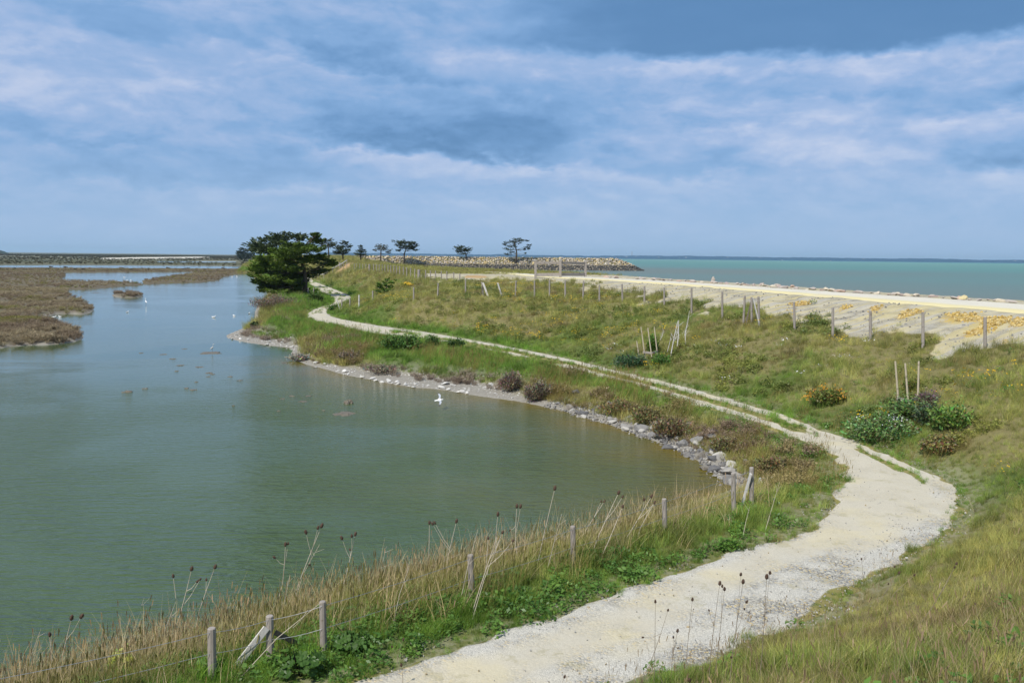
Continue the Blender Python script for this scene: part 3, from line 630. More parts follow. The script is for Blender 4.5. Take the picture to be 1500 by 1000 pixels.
for si, (a0, a1, q0, q1, dn) in enumerate(sectors):
    x, y = field(a0, a1, q0, q1, dn)
    M = H(x, y); keep = (M['o'] > np.where(M['marsh'] > .5, .05, .25)) & (M['dl'] > 7.0) & ~np.any([inside(x, y, d_) for d_ in DIRT], 0) & ~((M['iC']) & (y > 520))
    x, y = x[keep], y[keep]; M = {k: v[keep] for k, v in M.items()}
    g = gravel(x, y, M); lu = lushness(x, y, M); u, ip = u_of(x, y); pg = np.where(ip, path_gravel(x, y, u), 0)
    d = np.hypot(x, y); z = np.where(ip, H(x, y, False)['z'] + .012 + .0003 * d, M['z']); n = len(x); R = rng.random(n); o = M['o']
    far = (si >= 3) * 1.0; big = [1, 1, 1.12, 1.5, 2.1, 3.0, 5.0][si]; ma = M['marsh']
    n4 = fbm(x / 4, y / 4, 91, 3); n5 = fbm(x / 1.1, y / 1.1, 93, 2); n6 = fbm(x / 9, y / 9, 95, 2)
    bare = np.maximum(g, np.where(ip, np.maximum(pg, .25), 0))
    vis = R > bare * 1.15
    bank = (~M['iE']) & (ma < .4) & ~ip
    nearbank = bank & (y < 30) & (x < 9)
    dpath = np.where(u < 0, -u, 99); dpath = np.where(bank, pdist(x, y, PL), 99)
    # tall dry reeds between the near fence and the water
    rb = nearbank & (o < 6) & (rng.random(n) < sst(1.1, 2.6, dpath + (n4 - .5) * 1.6) * .32 * sst(26, 21, y + (n4 - .5) * 6 - x * .3 + 1)) & vis
    tn = mixc(np.clip(.5 + (n4 - .5) * 2.2 + rng.normal(0, .2, n), 0, 1), (.36, .32, .25), (.50, .46, .29))
    gmix = np.clip((n5 - .5) * 3 + (o - 1.2) * .42, 0, .8)[:, None]
    tn = tn * (1 - gmix) + np.array([.23, .27, .07]) * gmix
    add('reed', x[rb], y[rb], z[rb], rng.uniform(.42, .95, rb.sum()) * (1 + .15 * (n4[rb] - .5)), tn[rb], .1, np_=6)
    st_ = nearbank & (o < 6.5) & (rng.random(n) < .11 * sst(.8, 2.0, dpath)) & vis
    tn = mixc(rng.random(n), (.58, .51, .34), (.46, .40, .31)); add('straw', x[st_], y[st_], z[st_], rng.uniform(.6, 1.1, st_.sum()), tn[st_], .12, np_=5)
    mat_ = (M['flat'] > .5) & (o > 1.2 + n4) & (rng.random(n) < .35 * sst(.4, .55, n5)); tn = mixc(rng.random(n), (.34, .31, .265), (.26, .21, .17)); add('scrub', x[mat_], y[mat_], z[mat_], rng.uniform(.3, .7, mat_.sum()) * min(big, 1.5), tn[mat_], .2, np_=4)
    # tan rushes in patches on the far bank, thin dry stems on the near slope
    rs = bank & ~nearbank & (o < 7) & (o > .8) & (M['flat'] < .5) & (n6 * .5 + n4 * .5 > .5) & (rng.random(n) < np.where(y < 48, .12, .28)) & vis
    tn = mixc(rng.random(n), (.33, .27, .13), (.24, .25, .07)); add('reed', x[rs], y[rs], z[rs], rng.uniform(.45, .85, rs.sum()) * min(big, 1.5), tn[rs], .12, np_=6)
    ss = M['iE'] & vis & ~ip & (d < 32) & (rng.random(n) < .22 * sst(.36, .6, n4))
    tn = mixc(rng.random(n), (.40, .36, .25), (.30, .26, .19)); add('stems', x[ss], y[ss], z[ss], rng.uniform(.35, .75, ss.sum()), tn[ss], .25, np_=4)
    # mauve brown saltbush along the far waterline and rusty rushes
    sb = bank & ~nearbank & (o < 5.5) & (M['flat'] < .5) & (n4 + .1 * n5 > .56 + .14 * sst(1.2, 5, o) - .09 * sst(3.2, 2.2, o)) & vis & (rng.random(n) < np.where(y < 55, .085, .12))
    tn = mixc(np.clip(.5 + (n6 - .5) * 3 + rng.normal(0, .25, n), 0, 1), (.28, .22, .18), (.30, .26, .12))
    add('scrub', x[sb], y[sb], z[sb], rng.uniform(.5, 1.0, sb.sum()) * min(big, 1.4) * sst(.2, 1.6, o[sb]) * .9 + .12, tn[sb], .12, np_=4)
    # low grey saltmarsh growth on the flats across the water
    mb = (ma >= .4) & (rng.random(n) < .75 * sst(.36, .58, n4 * .55 + n5 * .45)) & ((si < 6) | (y < 480))
    tn = mixc(np.clip(.5 + (n6 - .5) * 3.5 + rng.normal(0, .2, n), 0, 1), (.25, .205, .155), (.37, .33, .23))
    gm = (np.clip((fbm(x / 14, y / 5, 97) - .56) * 6, 0, .8) * sst(70, 110, d))[:, None]; tn = tn * (1 - gm) + np.array([.24, .26, .06]) * gm
    add('scrub', x[mb], y[mb], z[mb], rng.uniform(.3, .95, mb.sum()) * (.55 + .9 * n5[mb]) * min(big, 2.0) * .58, tn[mb], .1, np_=4)
    # broad leaves by the path edges and at the slope's foot near the camera
    wd = vis & ~ip & (d < 45) & (rng.random(n) < .16 * sst(.5, .68, n4 + .25 * (lu - .5)) * np.where(M['iE'], .25, 1)) & ~rb & (ma < .4) & (o > 2)
    tn = mixc(rng.random(n), (.065, .14, .03), (.13, .23, .045))
    add('weed', x[wd], y[wd], z[wd], rng.uniform(.55, 1.15, wd.sum()), tn[wd], .15, np_=4)
    pt = fbm(x / 2.6 + 20, y / 2.6, 131, 3); sw = vis & ~ip & M['iE'] & (d > 28) & (d < 130) & (rng.random(n) < .22 * sst(.53, .64, pt) * (1 + .5 * (si > 2)))
    tn = mixc(np.clip((fbm(x / 5, y / 5, 133, 2) - .35) * 3, 0, 1) * .8 + .2 * rng.random(n), (.115, .155, .045), (.26, .26, .065))
    add('weed', x[sw], y[sw], z[sw], rng.uniform(.6, 1.25, sw.sum()) * big ** .5, tn[sw], .2, np_=4)
    # meadow and dry grass everywhere else
    mg = vis & ~rb & ~sb & (ma < .4) & ((M['flat'] < .5) | (o > 2.0 + n4 * 1.6)) & (o > .8) & ~wd
    L = np.clip(lu + rng.normal(0, .14, n), 0, 1)
    tn = mixc(L, (.295, .285, .10), (.14, .25, .038)); olive = np.clip((n6 - .45) * 3, 0, .6)[:, None] * (M['iE'] * 1.0)[:, None]
    tn = tn * (1 - olive) + np.array([.235, .25, .075]) * olive
    br = np.clip((fbm(x / 2.2, y / 2.2, 99, 2) - .62) * 5, 0, .7)[:, None] * (L < .6)[:, None]; tn = tn * (1 - br) + np.array([.22, .165, .085]) * br
    tn = tn * (1 + rng.normal(0, .28, n).clip(-.55, .6) + (n5 - .5) * 1.0)[:, None].clip(.4, 1.7)
    edge_s = np.where(u < 0, sst(.05, 1.3, -u), np.where(u > 1, sst(.05, 1.0, u - 1), .25)); shrt = .45 + .55 * edge_s
    tus = sst(.52, .72, fbm(x / .8, y / .8, 121, 2)); hgt = shrt * (.34 + .42 * n4 + .36 * tus) * rng.uniform(.65, 1.3, n) * np.where(M['iC'], .6, 1) * np.where(M['iE'], .76, 1)
    dryk = (L < .42)
    s = np.where(dryk, hgt * 1.1, hgt) * big
    a_ = mg & ~dryk; b_ = mg & dryk
    add('green', x[a_], y[a_], z[a_], s[a_], tn[a_], .12, np_=6); add('dry', x[b_], y[b_], z[b_], s[b_], tn[b_], .14, np_=6)
    # flowers
    fy = mg & M['iE'] & (rng.random(n) < .05 * sst(.55, .68, fbm(x / 3, y / 3, 101, 2)) * min(big, 2)) & (d < 110) & (rng.random(n) < sst(20, 36, d))
    add('yellow', x[fy], y[fy], z[fy], rng.uniform(.7, 1.2, fy.sum()) * (big ** .5), mixc(rng.random(fy.sum()), (1, 1, 1), (1, .85, 1)), .1, np_=3)
    fw = mg & M['iE'] & (rng.random(n) < .03 * sst(.64, .72, fbm(x / 2.5 + 40, y / 2.5, 103, 2))) & (d < 62) & (d > 37)
    add('white', x[fw], y[fw], z[fw], rng.uniform(.7, 1.2, fw.sum()), np.ones((fw.sum(), 3)), .1, np_=2)
# far marsh beyond the near channels: low dark scrub rows
x, y = field(-34, -9, 430, 3200, .010); M = H(x, y); k = (M['o'] > 3) & (M['marsh'] > .5) & ~inside(x, y, SAND)
x, y, z = x[k], y[k], M['z'][k]; nn = fbm(x / 260, y / 42, 111, 3); k = nn > .42 + .1 * rng.random(len(x)); x, y, z, nn = x[k], y[k], z[k], nn[k]
tn = mixc(np.clip((nn - .45) * 4 + rng.normal(0, .2, len(x)), 0, 1), (.10, .085, .055), (.06, .075, .035))
add('far', x, y, z, rng.uniform(.6, 1.1, len(x)) * (2.6 + 4.5 * sst(500, 2500, y)), tn, .05, np_=4)

kinds = dict(
 green=(proto([meadow(i, 42, .17, .14, .34, .010, .3) for i in range(3)] + [meadow(i, 34, .2, .18, .44, .010, .4) for i in range(3, 6)], 'g'), 'meadow_grass', 'fresh green grass along the path edges and at the foot of the embankment', 'grass'),
 dry=(proto([meadow(20 + i, 34, .2, .14, .40, .0095, .7, .45, .5) for i in range(6)], 'd'), 'dry_grass', 'straw coloured dry grass covering the embankment slope', 'grass'),
 reed=(proto([reed(40 + i, 26, .30, .35, 1.15, .0062, .22) for i in range(6)], 'r'), 'tall_dry_grass', 'tall tan dry grass with feathery heads between pond fence and water', 'tall grass'),
 straw=(proto([reed(150 + i, 10, .22, .5, 1.25, .011, .12) for i in range(5)], 'q'), 'straw_stalks', 'pale bleached straw stalks leaning through the tall grass by the pond', 'dry stalks'),
 stems=(proto([reed(140 + i, 7, .22, .4, 1.1, .006, .3) for i in range(4)], 't'), 'dry_stems', 'thin grey dry stems standing out of the grass on the near slope', 'dry stems'),
 weed=(proto([weeds(60 + i, 46, .26, .26, .05) for i in range(4)], 'w'), 'leafy_weeds', 'bright broad leaved weeds in the grass beside the path', 'weeds'),
 scrub=(proto([scrub(80 + i, 75, .42, .62) for i in range(4)], 's'), 'saltmarsh_scrub', 'low mauve brown saltmarsh scrub along the waterline and on the flats', 'marsh scrub'),
 far=(proto([scrub(90 + i, 60, .6, .38, .03) for i in range(4)], 'f'), 'distant_scrub', 'dark low scrub in rows across the distant salt marsh', 'marsh scrub'),
 yellow=(proto([flowers(100 + i, 14, .3, .42, .020, (.72, .50, .02)) for i in range(3)], 'y'), 'yellow_wildflowers', 'small yellow wildflowers scattered over the embankment grass', 'wildflowers'),
 white=(proto([flowers(110 + i, 9, .2, .45, .026, (.8, .8, .8)) for i in range(2)], 'x'), 'white_wildflowers', 'small white wildflowers in patches on the embankment', 'wildflowers'))
for kd, (pr, nm, lb, ct) in kinds.items():
    A = [np.concatenate(c) for c in zip(*RECS[kd])]; scatter(nm, pr, *A, lb, ct)
    print(nm, len(A[0]))
# ------------------------------------------------------------------ shared materials for things
def wood(name, a, b):
    m, t = mat(name); P = t.node('ShaderNodeTexCoord').outputs['Object']; rnd = t.node('ShaderNodeObjectInfo').outputs['Random']
    g = t.noise(t.vm('MULTIPLY', P, (40, 40, 3)), 1.0, 4, .65); c = t.mix(g, a, b); c = t.mix(t.rng(t.noise(P, 5, 3), .55, .75), c, (.13, .105, .07))
    c = t.mix(t.math('MULTIPLY', rnd, .35), c, b); principled(t, c, .9, t.bump(g, .5, .01), .15); return m
m_post = wood('weathered wood', (.17, .145, .125), (.40, .365, .33)); m_pale = wood('bleached wood', (.42, .40, .37), (.66, .64, .60)); m_stake = wood('peeled stake wood', (.33, .28, .19), (.58, .51, .38)); m_dark = wood('dark wood', (.09, .075, .06), (.2, .17, .14))  # the last is a darker tone for some braces and bird legs
m_wire, t = mat('galvanised wire'); principled(t, (.34, .35, .36), .45, spec=.5, Metallic=.6)
def rockmat(name, cols, tide=None, rough=.9):
    m, t = mat(name); P = t.node('ShaderNodeTexCoord').outputs['Object']; rnd = t.node('ShaderNodeObjectInfo').outputs['Random']
    r = t.node('ShaderNodeValToRGB'); t.put(r.inputs[0], rnd); r.color_ramp.interpolation = 'CONSTANT'; E = r.color_ramp.elements; n = len(cols)
    E[0].position = 0; E[0].color = (*cols[0], 1); E[1].position = 1 / n; E[1].color = (*cols[1], 1)
    for i in range(2, n): e = E.new(i / n); e.color = (*cols[i], 1)
    nz = t.noise(P, 3.5, 5, .7); c = t.mix(t.math('MULTIPLY', t.math('ABSOLUTE', t.math('SUBTRACT', nz, .5)), 1.6), r.outputs[0], t.mix(nz, (.1, .095, .085), (.62, .59, .52)))
    if tide:
        z = t.node('ShaderNodeSeparateXYZ', {'Vector': t.node('ShaderNodeNewGeometry').outputs['Position']}).outputs[2]
        c = t.mix(t.rng(t.math('ADD', z, t.math('MULTIPLY', nz, 1.2)), tide + 1.1, tide), c, t.mix(nz, (.035, .035, .033), (.12, .115, .105)))
    principled(t, c, rough, t.bump(nz, .7, .08), .2); return m
m_sea_rock = rockmat('armour stone', [(.44, .33, .15), (.47, .40, .29), (.38, .33, .28), (.52, .47, .38), (.30, .26, .22), (.50, .41, .22), (.27, .25, .23), (.43, .36, .27)], 4.3)
m_crest_rock = rockmat('pinkish rubble', [(.42, .37, .32), (.46, .34, .27), (.38, .34, .31), (.52, .46, .36), (.36, .29, .26)])
m_shore_rock = rockmat('grey shore stone', [(.26, .25, .235), (.19, .185, .18), (.40, .385, .35), (.11, .11, .115), (.31, .295, .265), (.20, .18, .15), (.15, .145, .14)])
m_white_rock = rockmat('chalky stone', [(.56, .55, .52), (.48, .47, .44), (.62, .60, .56)])
m_mud, t = mat('wet mud'); P = t.node('ShaderNodeTexCoord').outputs['Object']; principled(t, t.mix(t.noise(P, 6, 4), (.06, .05, .038), (.2, .17, .12)), .6, t.bump(t.noise(P, 12, 3), .6, .03), .4)
def rock_mesh(name, m, seed, flat=.7, cuts=9):
    r = random.Random(seed); bm = bmesh.new(); bmesh.ops.create_icosphere(bm, subdivisions=2, radius=.5)
    for _ in range(cuts):
        n = Vector((r.gauss(0, 1), r.gauss(0, 1), r.gauss(0, .8))).normalized(); k = r.uniform(.2, .4)
        for v in bm.verts:
            dd = v.co.dot(n)
            if dd > k: v.co -= n * (dd - k)
    for v in bm.verts: v.co = Vector((v.co.x * r.uniform(1.0, 1.04) * 1.15, v.co.y, v.co.z * flat)) + Vector((r.gauss(0, .008), r.gauss(0, .008), r.gauss(0, .008)))
    me = bpy.data.meshes.new(name); bm.to_mesh(me); bm.free(); me.materials.append(m); return me
def rocks(name, m, n, flat=.7): return [rock_mesh(name, m, i * 7 + len(name), flat) for i in range(n)]
def put_rock(me, name, p, s, label, cat, group):
    o = bpy.data.objects.new(name, me); COL.objects.link(o); o.location = p; o.scale = (s * random.uniform(.85, 1.25), s * random.uniform(.8, 1.1), s * random.uniform(.75, 1.1))
    o.rotation_euler = (random.gauss(0, .18), random.gauss(0, .18), random.uniform(0, 2 * PI)); return tag(o, label, cat, group)

# the armoured face of the headland across the bay
me = rocks('boulder', m_sea_rock, 10, .72)
C = []
for gx in np.arange(-86, 70, 1.15):
    for s in np.arange(.1, 13.2, 1.0):
        x = gx + random.gauss(0, .25)
        yb = np.interp(x, [-90, -60, -10, 45, 63, 70], [452, 455, 456, 457, 461.5, 468])
        y = yb + s + random.gauss(0, .2); C.append((x, y, random.uniform(.95, 1.7)))
C = np.array(C); M = H(C[:, 0], C[:, 1], False); C = C[(M['dl'] > -.6) & (M['dl'] < 12.6)]; z = H(C[:, 0], C[:, 1], False)['z']
vis = (C[:, 0] > -62); order = np.argsort(-C[:, 2] * vis); big, rest = order[:290], order[290:]
for i in big:
    put_rock(random.choice(me), 'boulder', (C[i, 0], C[i, 1], z[i] + .18), C[i, 2], 'large boulder of the tumbled stone face along the headland across the bay', 'boulder', 'largest boulders facing the headland')
rp = [bpy.data.objects.new('b', k) for k in rocks('armour_boulder', m_sea_rock, 6, .72)]
scatter('headland_boulders', rp, np.stack([C[rest, 0], C[rest, 1], z[rest] + .15], 1), rng.uniform(-.3, .3, (len(rest), 3)) + np.stack([np.zeros(len(rest)), np.zeros(len(rest)), rng.uniform(0, 6, len(rest))], 1), C[rest, 2], rng.integers(0, 6, len(rest)), np.ones((len(rest), 3)), 'ochre and grey smaller boulders packed between the large ones on the headland face', 'boulders')

# rubble along the sea edge of the crest road
me = rocks('rubble_rock', m_crest_rock, 7, .5)
SF = resample(np.array(sfar), 400)
for k in range(120):
    i = int(399 * (k + random.random()) / 120); p = SF[i]; nrm_ = np.array([.93, .36]); off = random.uniform(.4, 3.2); x, y = p + nrm_ * off
    s = random.choice((.3, .35, .45, .5, .6, .75)) * random.uniform(.9, 1.2); put_rock(random.choice(me), 'rubble_rock', (x, y, hz(x, y) + .12 * s), s, 'pale pinkish rock lying along the seaward edge of the gravel crest road', 'rock', 'rocks along the seaward edge of the crest road')
x, y = 23.4, 103.6
put_rock(rock_mesh('standing_rock', m_crest_rock, 77, 1.3), 'standing_rock', (x, y, hz(x, y) + .3), .75, 'upright brown pointed rock standing tallest at the seaward edge of the crest road', 'rock', None)
p = G(1399, 441); put_rock(rock_mesh('yellow_block', rockmat('yellow stone', [(.56, .47, .24), (.52, .44, .24)]), 79, .8), 'yellow_block', (p.x + 1, p.y + 1, hz(p.x + 1, p.y + 1) + .2), .6, 'square yellowish block of stone at the seaward roadside near the right edge', 'rock', None)

# grey rubble bank and white stones on the pond's far shore
me = rocks('shore_rock', m_shore_rock, 9, .68)
SH = np.concatenate([resample(np.array([un(p, q, 0) for p, q in [(1110,716),(1085,712),(1062,706),(1052,699),(1027,677),(993,660),(967,649)]]), 200), resample(np.array([un(p, q, 0) for p, q in [(967,649),(940,640),(897,623),(867,615),(830,603),(793,595)]]), 200)])
for k in range(190):
    p = SH[int(399 * random.random())]; off = random.uniform(-.25, 1.7) if k % 5 else random.uniform(1.2, 2.6); x, y = p + np.array([.62, .78]) * off
    s = random.choice((.16, .2, .25, .3, .4, .5, .6)) * random.uniform(.85, 1.2); put_rock(random.choice(me), 'shore_rock', (x, y, max(hz(x, y), -.05) + .1 * s), s, 'grey angular stone in the rubble bank along the pond shore below the grass', 'rock', 'grey stones of the rubble bank along the pond')
n = 900; ii = rng.integers(0, 400, n); of = rng.uniform(-.2, 1.8, n); pts = SH[ii] + of[:, None] * np.array([[.62, .78]]) + rng.normal(0, .12, (n, 2)); z = H(pts[:, 0], pts[:, 1])['z']
scatter('shore_rubble', [bpy.data.objects.new('p', k) for k in rocks('pebble_rock', m_shore_rock, 5, .6)], np.stack([pts[:, 0], pts[:, 1], np.maximum(z, -.02) + .02], 1), rng.uniform(0, 6, (n, 3)), rng.uniform(.07, .2, n), rng.integers(0, 5, n), np.ones((n, 3)), 'small grey rubble filling the gaps between the shore stones', 'rubble')
nb = 2600; bx = np.concatenate([rng.uniform(BEACH[:, 0].min(), BEACH[:, 0].max(), nb), rng.uniform(SPIT[:, 0].min(), SPIT[:, 0].max(), 1500)]); by = np.concatenate([rng.uniform(BEACH[:, 1].min(), BEACH[:, 1].max(), nb), rng.uniform(SPIT[:, 1].min(), SPIT[:, 1].max(), 1500)])
M = H(bx, by); k = (M['flat'] > .5) & (M['o'] > .05); k &= rng.random(len(bx)) < sst(.35, .6, fbm(bx / 1.5, by / 1.5, 151, 2)); bx, by, z = bx[k], by[k], M['z'][k]; n = len(bx)
scatter('beach_pebbles', [bpy.data.objects.new('p', q_) for q_ in rocks('chalk_pebble', m_white_rock, 4, .4)], np.stack([bx, by, z + .01], 1), np.stack([rng.normal(0, .15, n), rng.normal(0, .15, n), rng.uniform(0, 6, n)], 1), rng.uniform(.05, .2, n), rng.integers(0, 4, n), np.ones((n, 3)), 'white pebbles and shell bits strewn over the muddy beach and spit', 'pebbles')
# loose stones on the near path and spilling over its edges
m_pebble = rockmat('path pebble', [(.50, .49, .46), (.58, .56, .50), (.36, .36, .35), (.62, .60, .56), (.50, .41, .26), (.37, .36, .35), (.54, .52, .47)])
x, y = field(-12, 36, 12, 40, 95); u, ip = u_of(x, y); n4 = fbm(x / .9, y / .9, 161, 3); rough = sst(.45, .6, fbm(x / 2.2, y / 2.2, 163, 3)); eg = np.where(ip, np.maximum(sst(.22, .02, u), sst(.78, .98, u)), np.where(u < 0, sst(.7, 0, -u), sst(.7, 0, u - 1)))
k = (ip | (eg > 0)) & (rng.random(len(x)) < np.where(ip, .05 + .55 * rough * sst(.5, .7, u) + .5 * eg * sst(.4, .6, n4), eg * .5 * sst(.45, .6, n4))) & (rng.random(len(x)) < sst(44, 16, y)); x, y = x[k], y[k]; z = H(x, y, False)['z'] + .014 + .0003 * np.hypot(x, y); n = len(x)
scatter('path_pebbles', [bpy.data.objects.new('p', q_) for q_ in rocks('pebble', m_pebble, 6, .6)], np.stack([x, y, z], 1), rng.uniform(0, 6, (n, 3)), rng.uniform(.018, .05, n) * (1 + .8 * (rng.random(n) < .06)), rng.integers(0, 6, n), np.ones((n, 3)), 'loose grey and cream pebbles on the near gravel path and along its edges', 'pebbles')
x, y = field(-4, 36, 36, 100, 3.0); M = H(x, y); g = gravel(x, y, M); k = M['iE'] & ~M['iC'] & (rng.random(len(x)) < g * sst(.4, .55, fbm(x / 1.2, y / 1.2, 171, 2))); x, y, z = x[k], y[k], M['z'][k]; n = len(x)
scatter('slope_stones', [bpy.data.objects.new('p', q_) for q_ in rocks('slope_stone', rockmat('slope stone', [(.36, .35, .32), (.26, .255, .24), (.44, .41, .34), (.20, .195, .19)]), 5, .6)], np.stack([x, y, z + .02], 1), rng.uniform(0, 6, (n, 3)), rng.uniform(.06, .2, n), rng.integers(0, 5, n), np.ones((n, 3)), 'grey stones lying on the bare gravel slope under the crest road', 'stones')
px_l = np.concatenate([rng.uniform(d_.min(0) - .3, d_.max(0) + .3, (int(60 * np.prod(d_.max(0) - d_.min(0))) + 20, 2)) for d_ in OCH]); k = np.max([pdist(px_l[:, 0], px_l[:, 1], d_, True) * np.where(inside(px_l[:, 0], px_l[:, 1], d_), 1, -1) for d_ in OCH], 0) + (fbm(px_l[:, 0], px_l[:, 1], 181, 2) - .5) * 1.2 > .1; px_l = px_l[k]; n = len(px_l)
scatter('ochre_stones', [bpy.data.objects.new('p', q_) for q_ in rocks('ochre_stone', rockmat('ochre stone', [(.52, .36, .09), (.58, .43, .16), (.40, .27, .08), (.60, .48, .22)]), 5, .7)], np.column_stack([px_l, H(px_l[:, 0], px_l[:, 1])['z'] + .03]), rng.uniform(0, 6, (n, 3)), rng.uniform(.06, .24, n), rng.integers(0, 5, n), np.ones((n, 3)), 'ochre yellow broken stone in patches on the bare slope under the crest road', 'stones')
me = rocks('white_stone', m_white_rock, 6, .5)
for (px, py, s) in [(464,532,.6),(476,534,.5),(462,539,.4),(491,537,.4),(505,544.5,.85),(510,549,.35),(530,553,.5),(546,555,.5),(551,558,.4),(560,561,.5),(569,559,.6),(574,562,.4),(582,560,.55),(583,563,.5),(594,564,.5),(607,568,.3),(609,563,.4),(648,568.5,.7),(656,571,.5),(651,563,.7),(655,562.5,.5),(664,565,.5),(671,575,.5),(678,574.5,.6),(684,576,.5),(615,549,.4),(620,549,.35),(720,565,.8),(728,569,.4),(346,491,.5),(352,497,.5),(363,498,.4),(340,497,.4),(392,505,.6),(396,501,.5),(412,502,.4),(426,509,.7),(420,508,.4),(405,499,.4),(1117,706,.8),(397,424,.7),(394,427,.6)]:
    p = G(px, py); put_rock(random.choice(me), 'white_stone', (p.x, p.y, p.z + .05), s * .72, 'flat chalky white stone lying on the muddy beach of the pond', 'stone', 'white stones on the muddy pond beach')

# mud clumps breaking the water
def mudclump(px, py, wpx, label, group, hh=.16):
    d = ray(px, py); tt = -EYE / d[2]; x, y = d[0] * tt, d[1] * tt; wd = wpx * y / F
    r = random.Random(int(px * 7 + py)); bm = bmesh.new(); bmesh.ops.create_icosphere(bm, subdivisions=3, radius=.5)
    sx, sy = r.uniform(0, 9), r.uniform(0, 9)
    for v in bm.verts:
        k = .6 + .8 * float(vn(np.array(v.co.x * 6 + sx), np.array(v.co.y * 6 + sy), 5)); v.co = Vector((v.co.x * wd * k, v.co.y * wd * 1.1 * k, v.co.z * hh * 2 * k))
    m_ = bpy.data.meshes.new('mud_clump'); bm.to_mesh(m_); bm.free(); o = link('mud_clump', m_, m_mud, None, (x, y, -hh * .35)); tag(o, label, 'mud clump', group); return Vector((x, y, 0))
for px, py, wd in [(252.5,525.5,10),(264,535,11),(292,537.5,12),(259,543.5,6),(306,546,10),(311,548,7),(305,551.5,7),(337.6,551.5,8),(351,557,9),(287.7,559.5,5),(273.6,568.5,7),(282.5,571,11),(213,569,9),(207,517,6),(240,519,10),(270,511,8),(417,531,10),(452,580,9),(427,580,9),(413.6,584,8),(443,588,12),(408,602,6),(474,601,5),(342,594,4),(130,426,9),(140,429,12),(92,512,6)]:
    mudclump(px, py, wd, 'small dark mud clump barely breaking the pond surface in midstream', 'small mud clumps in the pond', .045)
heron_mud = mudclump(309, 517, 32, 'long low mud bar in the pond that the grey wading bird stands on', None, .06)
mudclump(504, 606, 32, 'widest dark mud bank in the open pond, nearest to the flying gull', None, .09); mudclump(187, 574, 15, 'dark mud lump off by itself toward the left of the pond', None, .1); mudclump(509, 590.5, 15, 'rounded stony mud lump just beyond the widest mud bank', None, .3)

# ------------------------------------------------------------------ fences
def post(px, py, ytop, wpx, parent, m, name='post', round_=True, top=None, hmin=None, rad=None):
    b = G(px, py); d = b.y; topp = at(px if top is None else top, ytop, d); o0 = parent.location
    r = rad or wpx * d / F / 2; bb = MB(); h = topp.z - b.z; lx = topp.x - b.x
    q = lambda u: Vector((b.x + lx * u, b.y, b.z + h * u)) - o0
    bb.tube([q(-.22), q(.3), q(.7), q(.985), q(1.0)], [r * 1.04, r, r * .97, r * .95, r * .8], 10)
    bb.build(name, m, parent, sm=False); return b, topp
def wires(pts_list, parent, rad, name='wire', sag=.03):
    o0 = parent.location
    for hts in pts_list:
        bb = MB()
        for a, b in zip(hts[:-1], hts[1:]):
            mid = (a + b) / 2 - Vector((0, 0, sag)); bb.tube([a - o0, (a * .75 + b * .25) - o0 - Vector((0, 0, sag * .75)), mid - o0, (a * .25 + b * .75) - o0 - Vector((0, 0, sag * .75)), b - o0], rad, 4, False)
        bb.build(name, m_wire, parent)
fn = empty('wire_fence', G(640, 900), 'weathered post and wire fence in tall grass between the near path and the pond', 'fence')
A = []
for px, py, yt, wd, tp in [(-44,1080,994,14,-45),(311,990,919,13,310),(396,968,901,12,395),(474,957,880,10.5,472.5),(691.5,880,812,10,689),(840,830,770,8.5,839),(974,784,730,7.5,973),(1075,750,692,7,1074),(1101,742,684,7,1101)]:
    A.append(post(px, py, yt, wd, fn, m_post, top=tp))
def brace(a, b, w, h, m, parent, name='brace'):
    bb = MB(); bb.bar(a - parent.location, b - parent.location, w, h); bb.build(name, m, parent)
b3, t3 = A[2]; lo = G(344, 980); brace(t3 + Vector((-.03, -.09, -.18)), lo + Vector((0, 0, .02)), .035, .12, m_pale, fn)
lo = G(432, 958); brace(t3 + Vector((.08, .06, -.33)), lo + Vector((0, .2, .1)), .04, .09, m_dark, fn)
b9, t9 = A[8]; lo = G(1086, 744); brace(t9 + Vector((-.05, -.12, -.16)), lo, .05, .13, m_pale, fn)
for u in (.93, .5): wires([[b + (tp - b) * u + Vector((0, -.06, 0)) for b, tp in A]], fn, .0045)
f2 = empty('wire_fence', G(1058, 466), 'long grey post and wire fence running across the embankment slope below the crest road', 'fence')
A = []
for px, py, yt, tp in [(1443,511,464,1443),(1352,508,457,1352),(1275,498,455,1275),(1220,495,450,1220),(1164,485,442,1163),(1112,477,434,1111),(1101,474,435,1101),(1089,474,433,1091),(1058,466,427,1058),(1013,458,421,1013),(973,448,421,973),(944,444,419,944),(912,444,416,911),(878,444,417,878),(854,438,411,855),(828,437,410,828),(805,436,410,805),(783,435,411,783),(755,434,411,756),(735,434,414,729),(708,434,413,706),(682,431,410,682),(641,435,414.5,642),(606,440,421,606),(546,442,426,546),(526,449.5,432,526),(512.5,450.5,436,512.5),(500.6,454,438,500.6)]:
    lean = px == 735; A.append(post(px, py, yt, 4.6 if py > 455 else 3.4, f2, m_pale if lean or px == 526 else m_post, top=tp, rad=.075 if py > 455 else .085))
for u in (.95, .6): wires([[b + (tp - b) * u + Vector((0, -.08, 0)) for b, tp in A]], f2, .003)
for (a, b, tt, m) in [((1091.5, 474), (1100.5, 438), 0, m_dark), ((1112, 478), (1102, 436), 0, m_pale), ((715, 434), (707.5, 414), 0, m_pale), ((499, 455), (493.5, 438), 0, m_pale), ((704, 434), (707.5, 416), 0, m_dark)]:
    p = G(*a); q = at(b[0], b[1], p.y); brace(p + Vector((0, -.15, 0)), q + Vector((0, -.12, 0)), .06, .19, m, f2)
f3 = empty('wire_fence', G(612, 409), 'far grey post and wire fence following the top of the grassy bank', 'fence')
A = []
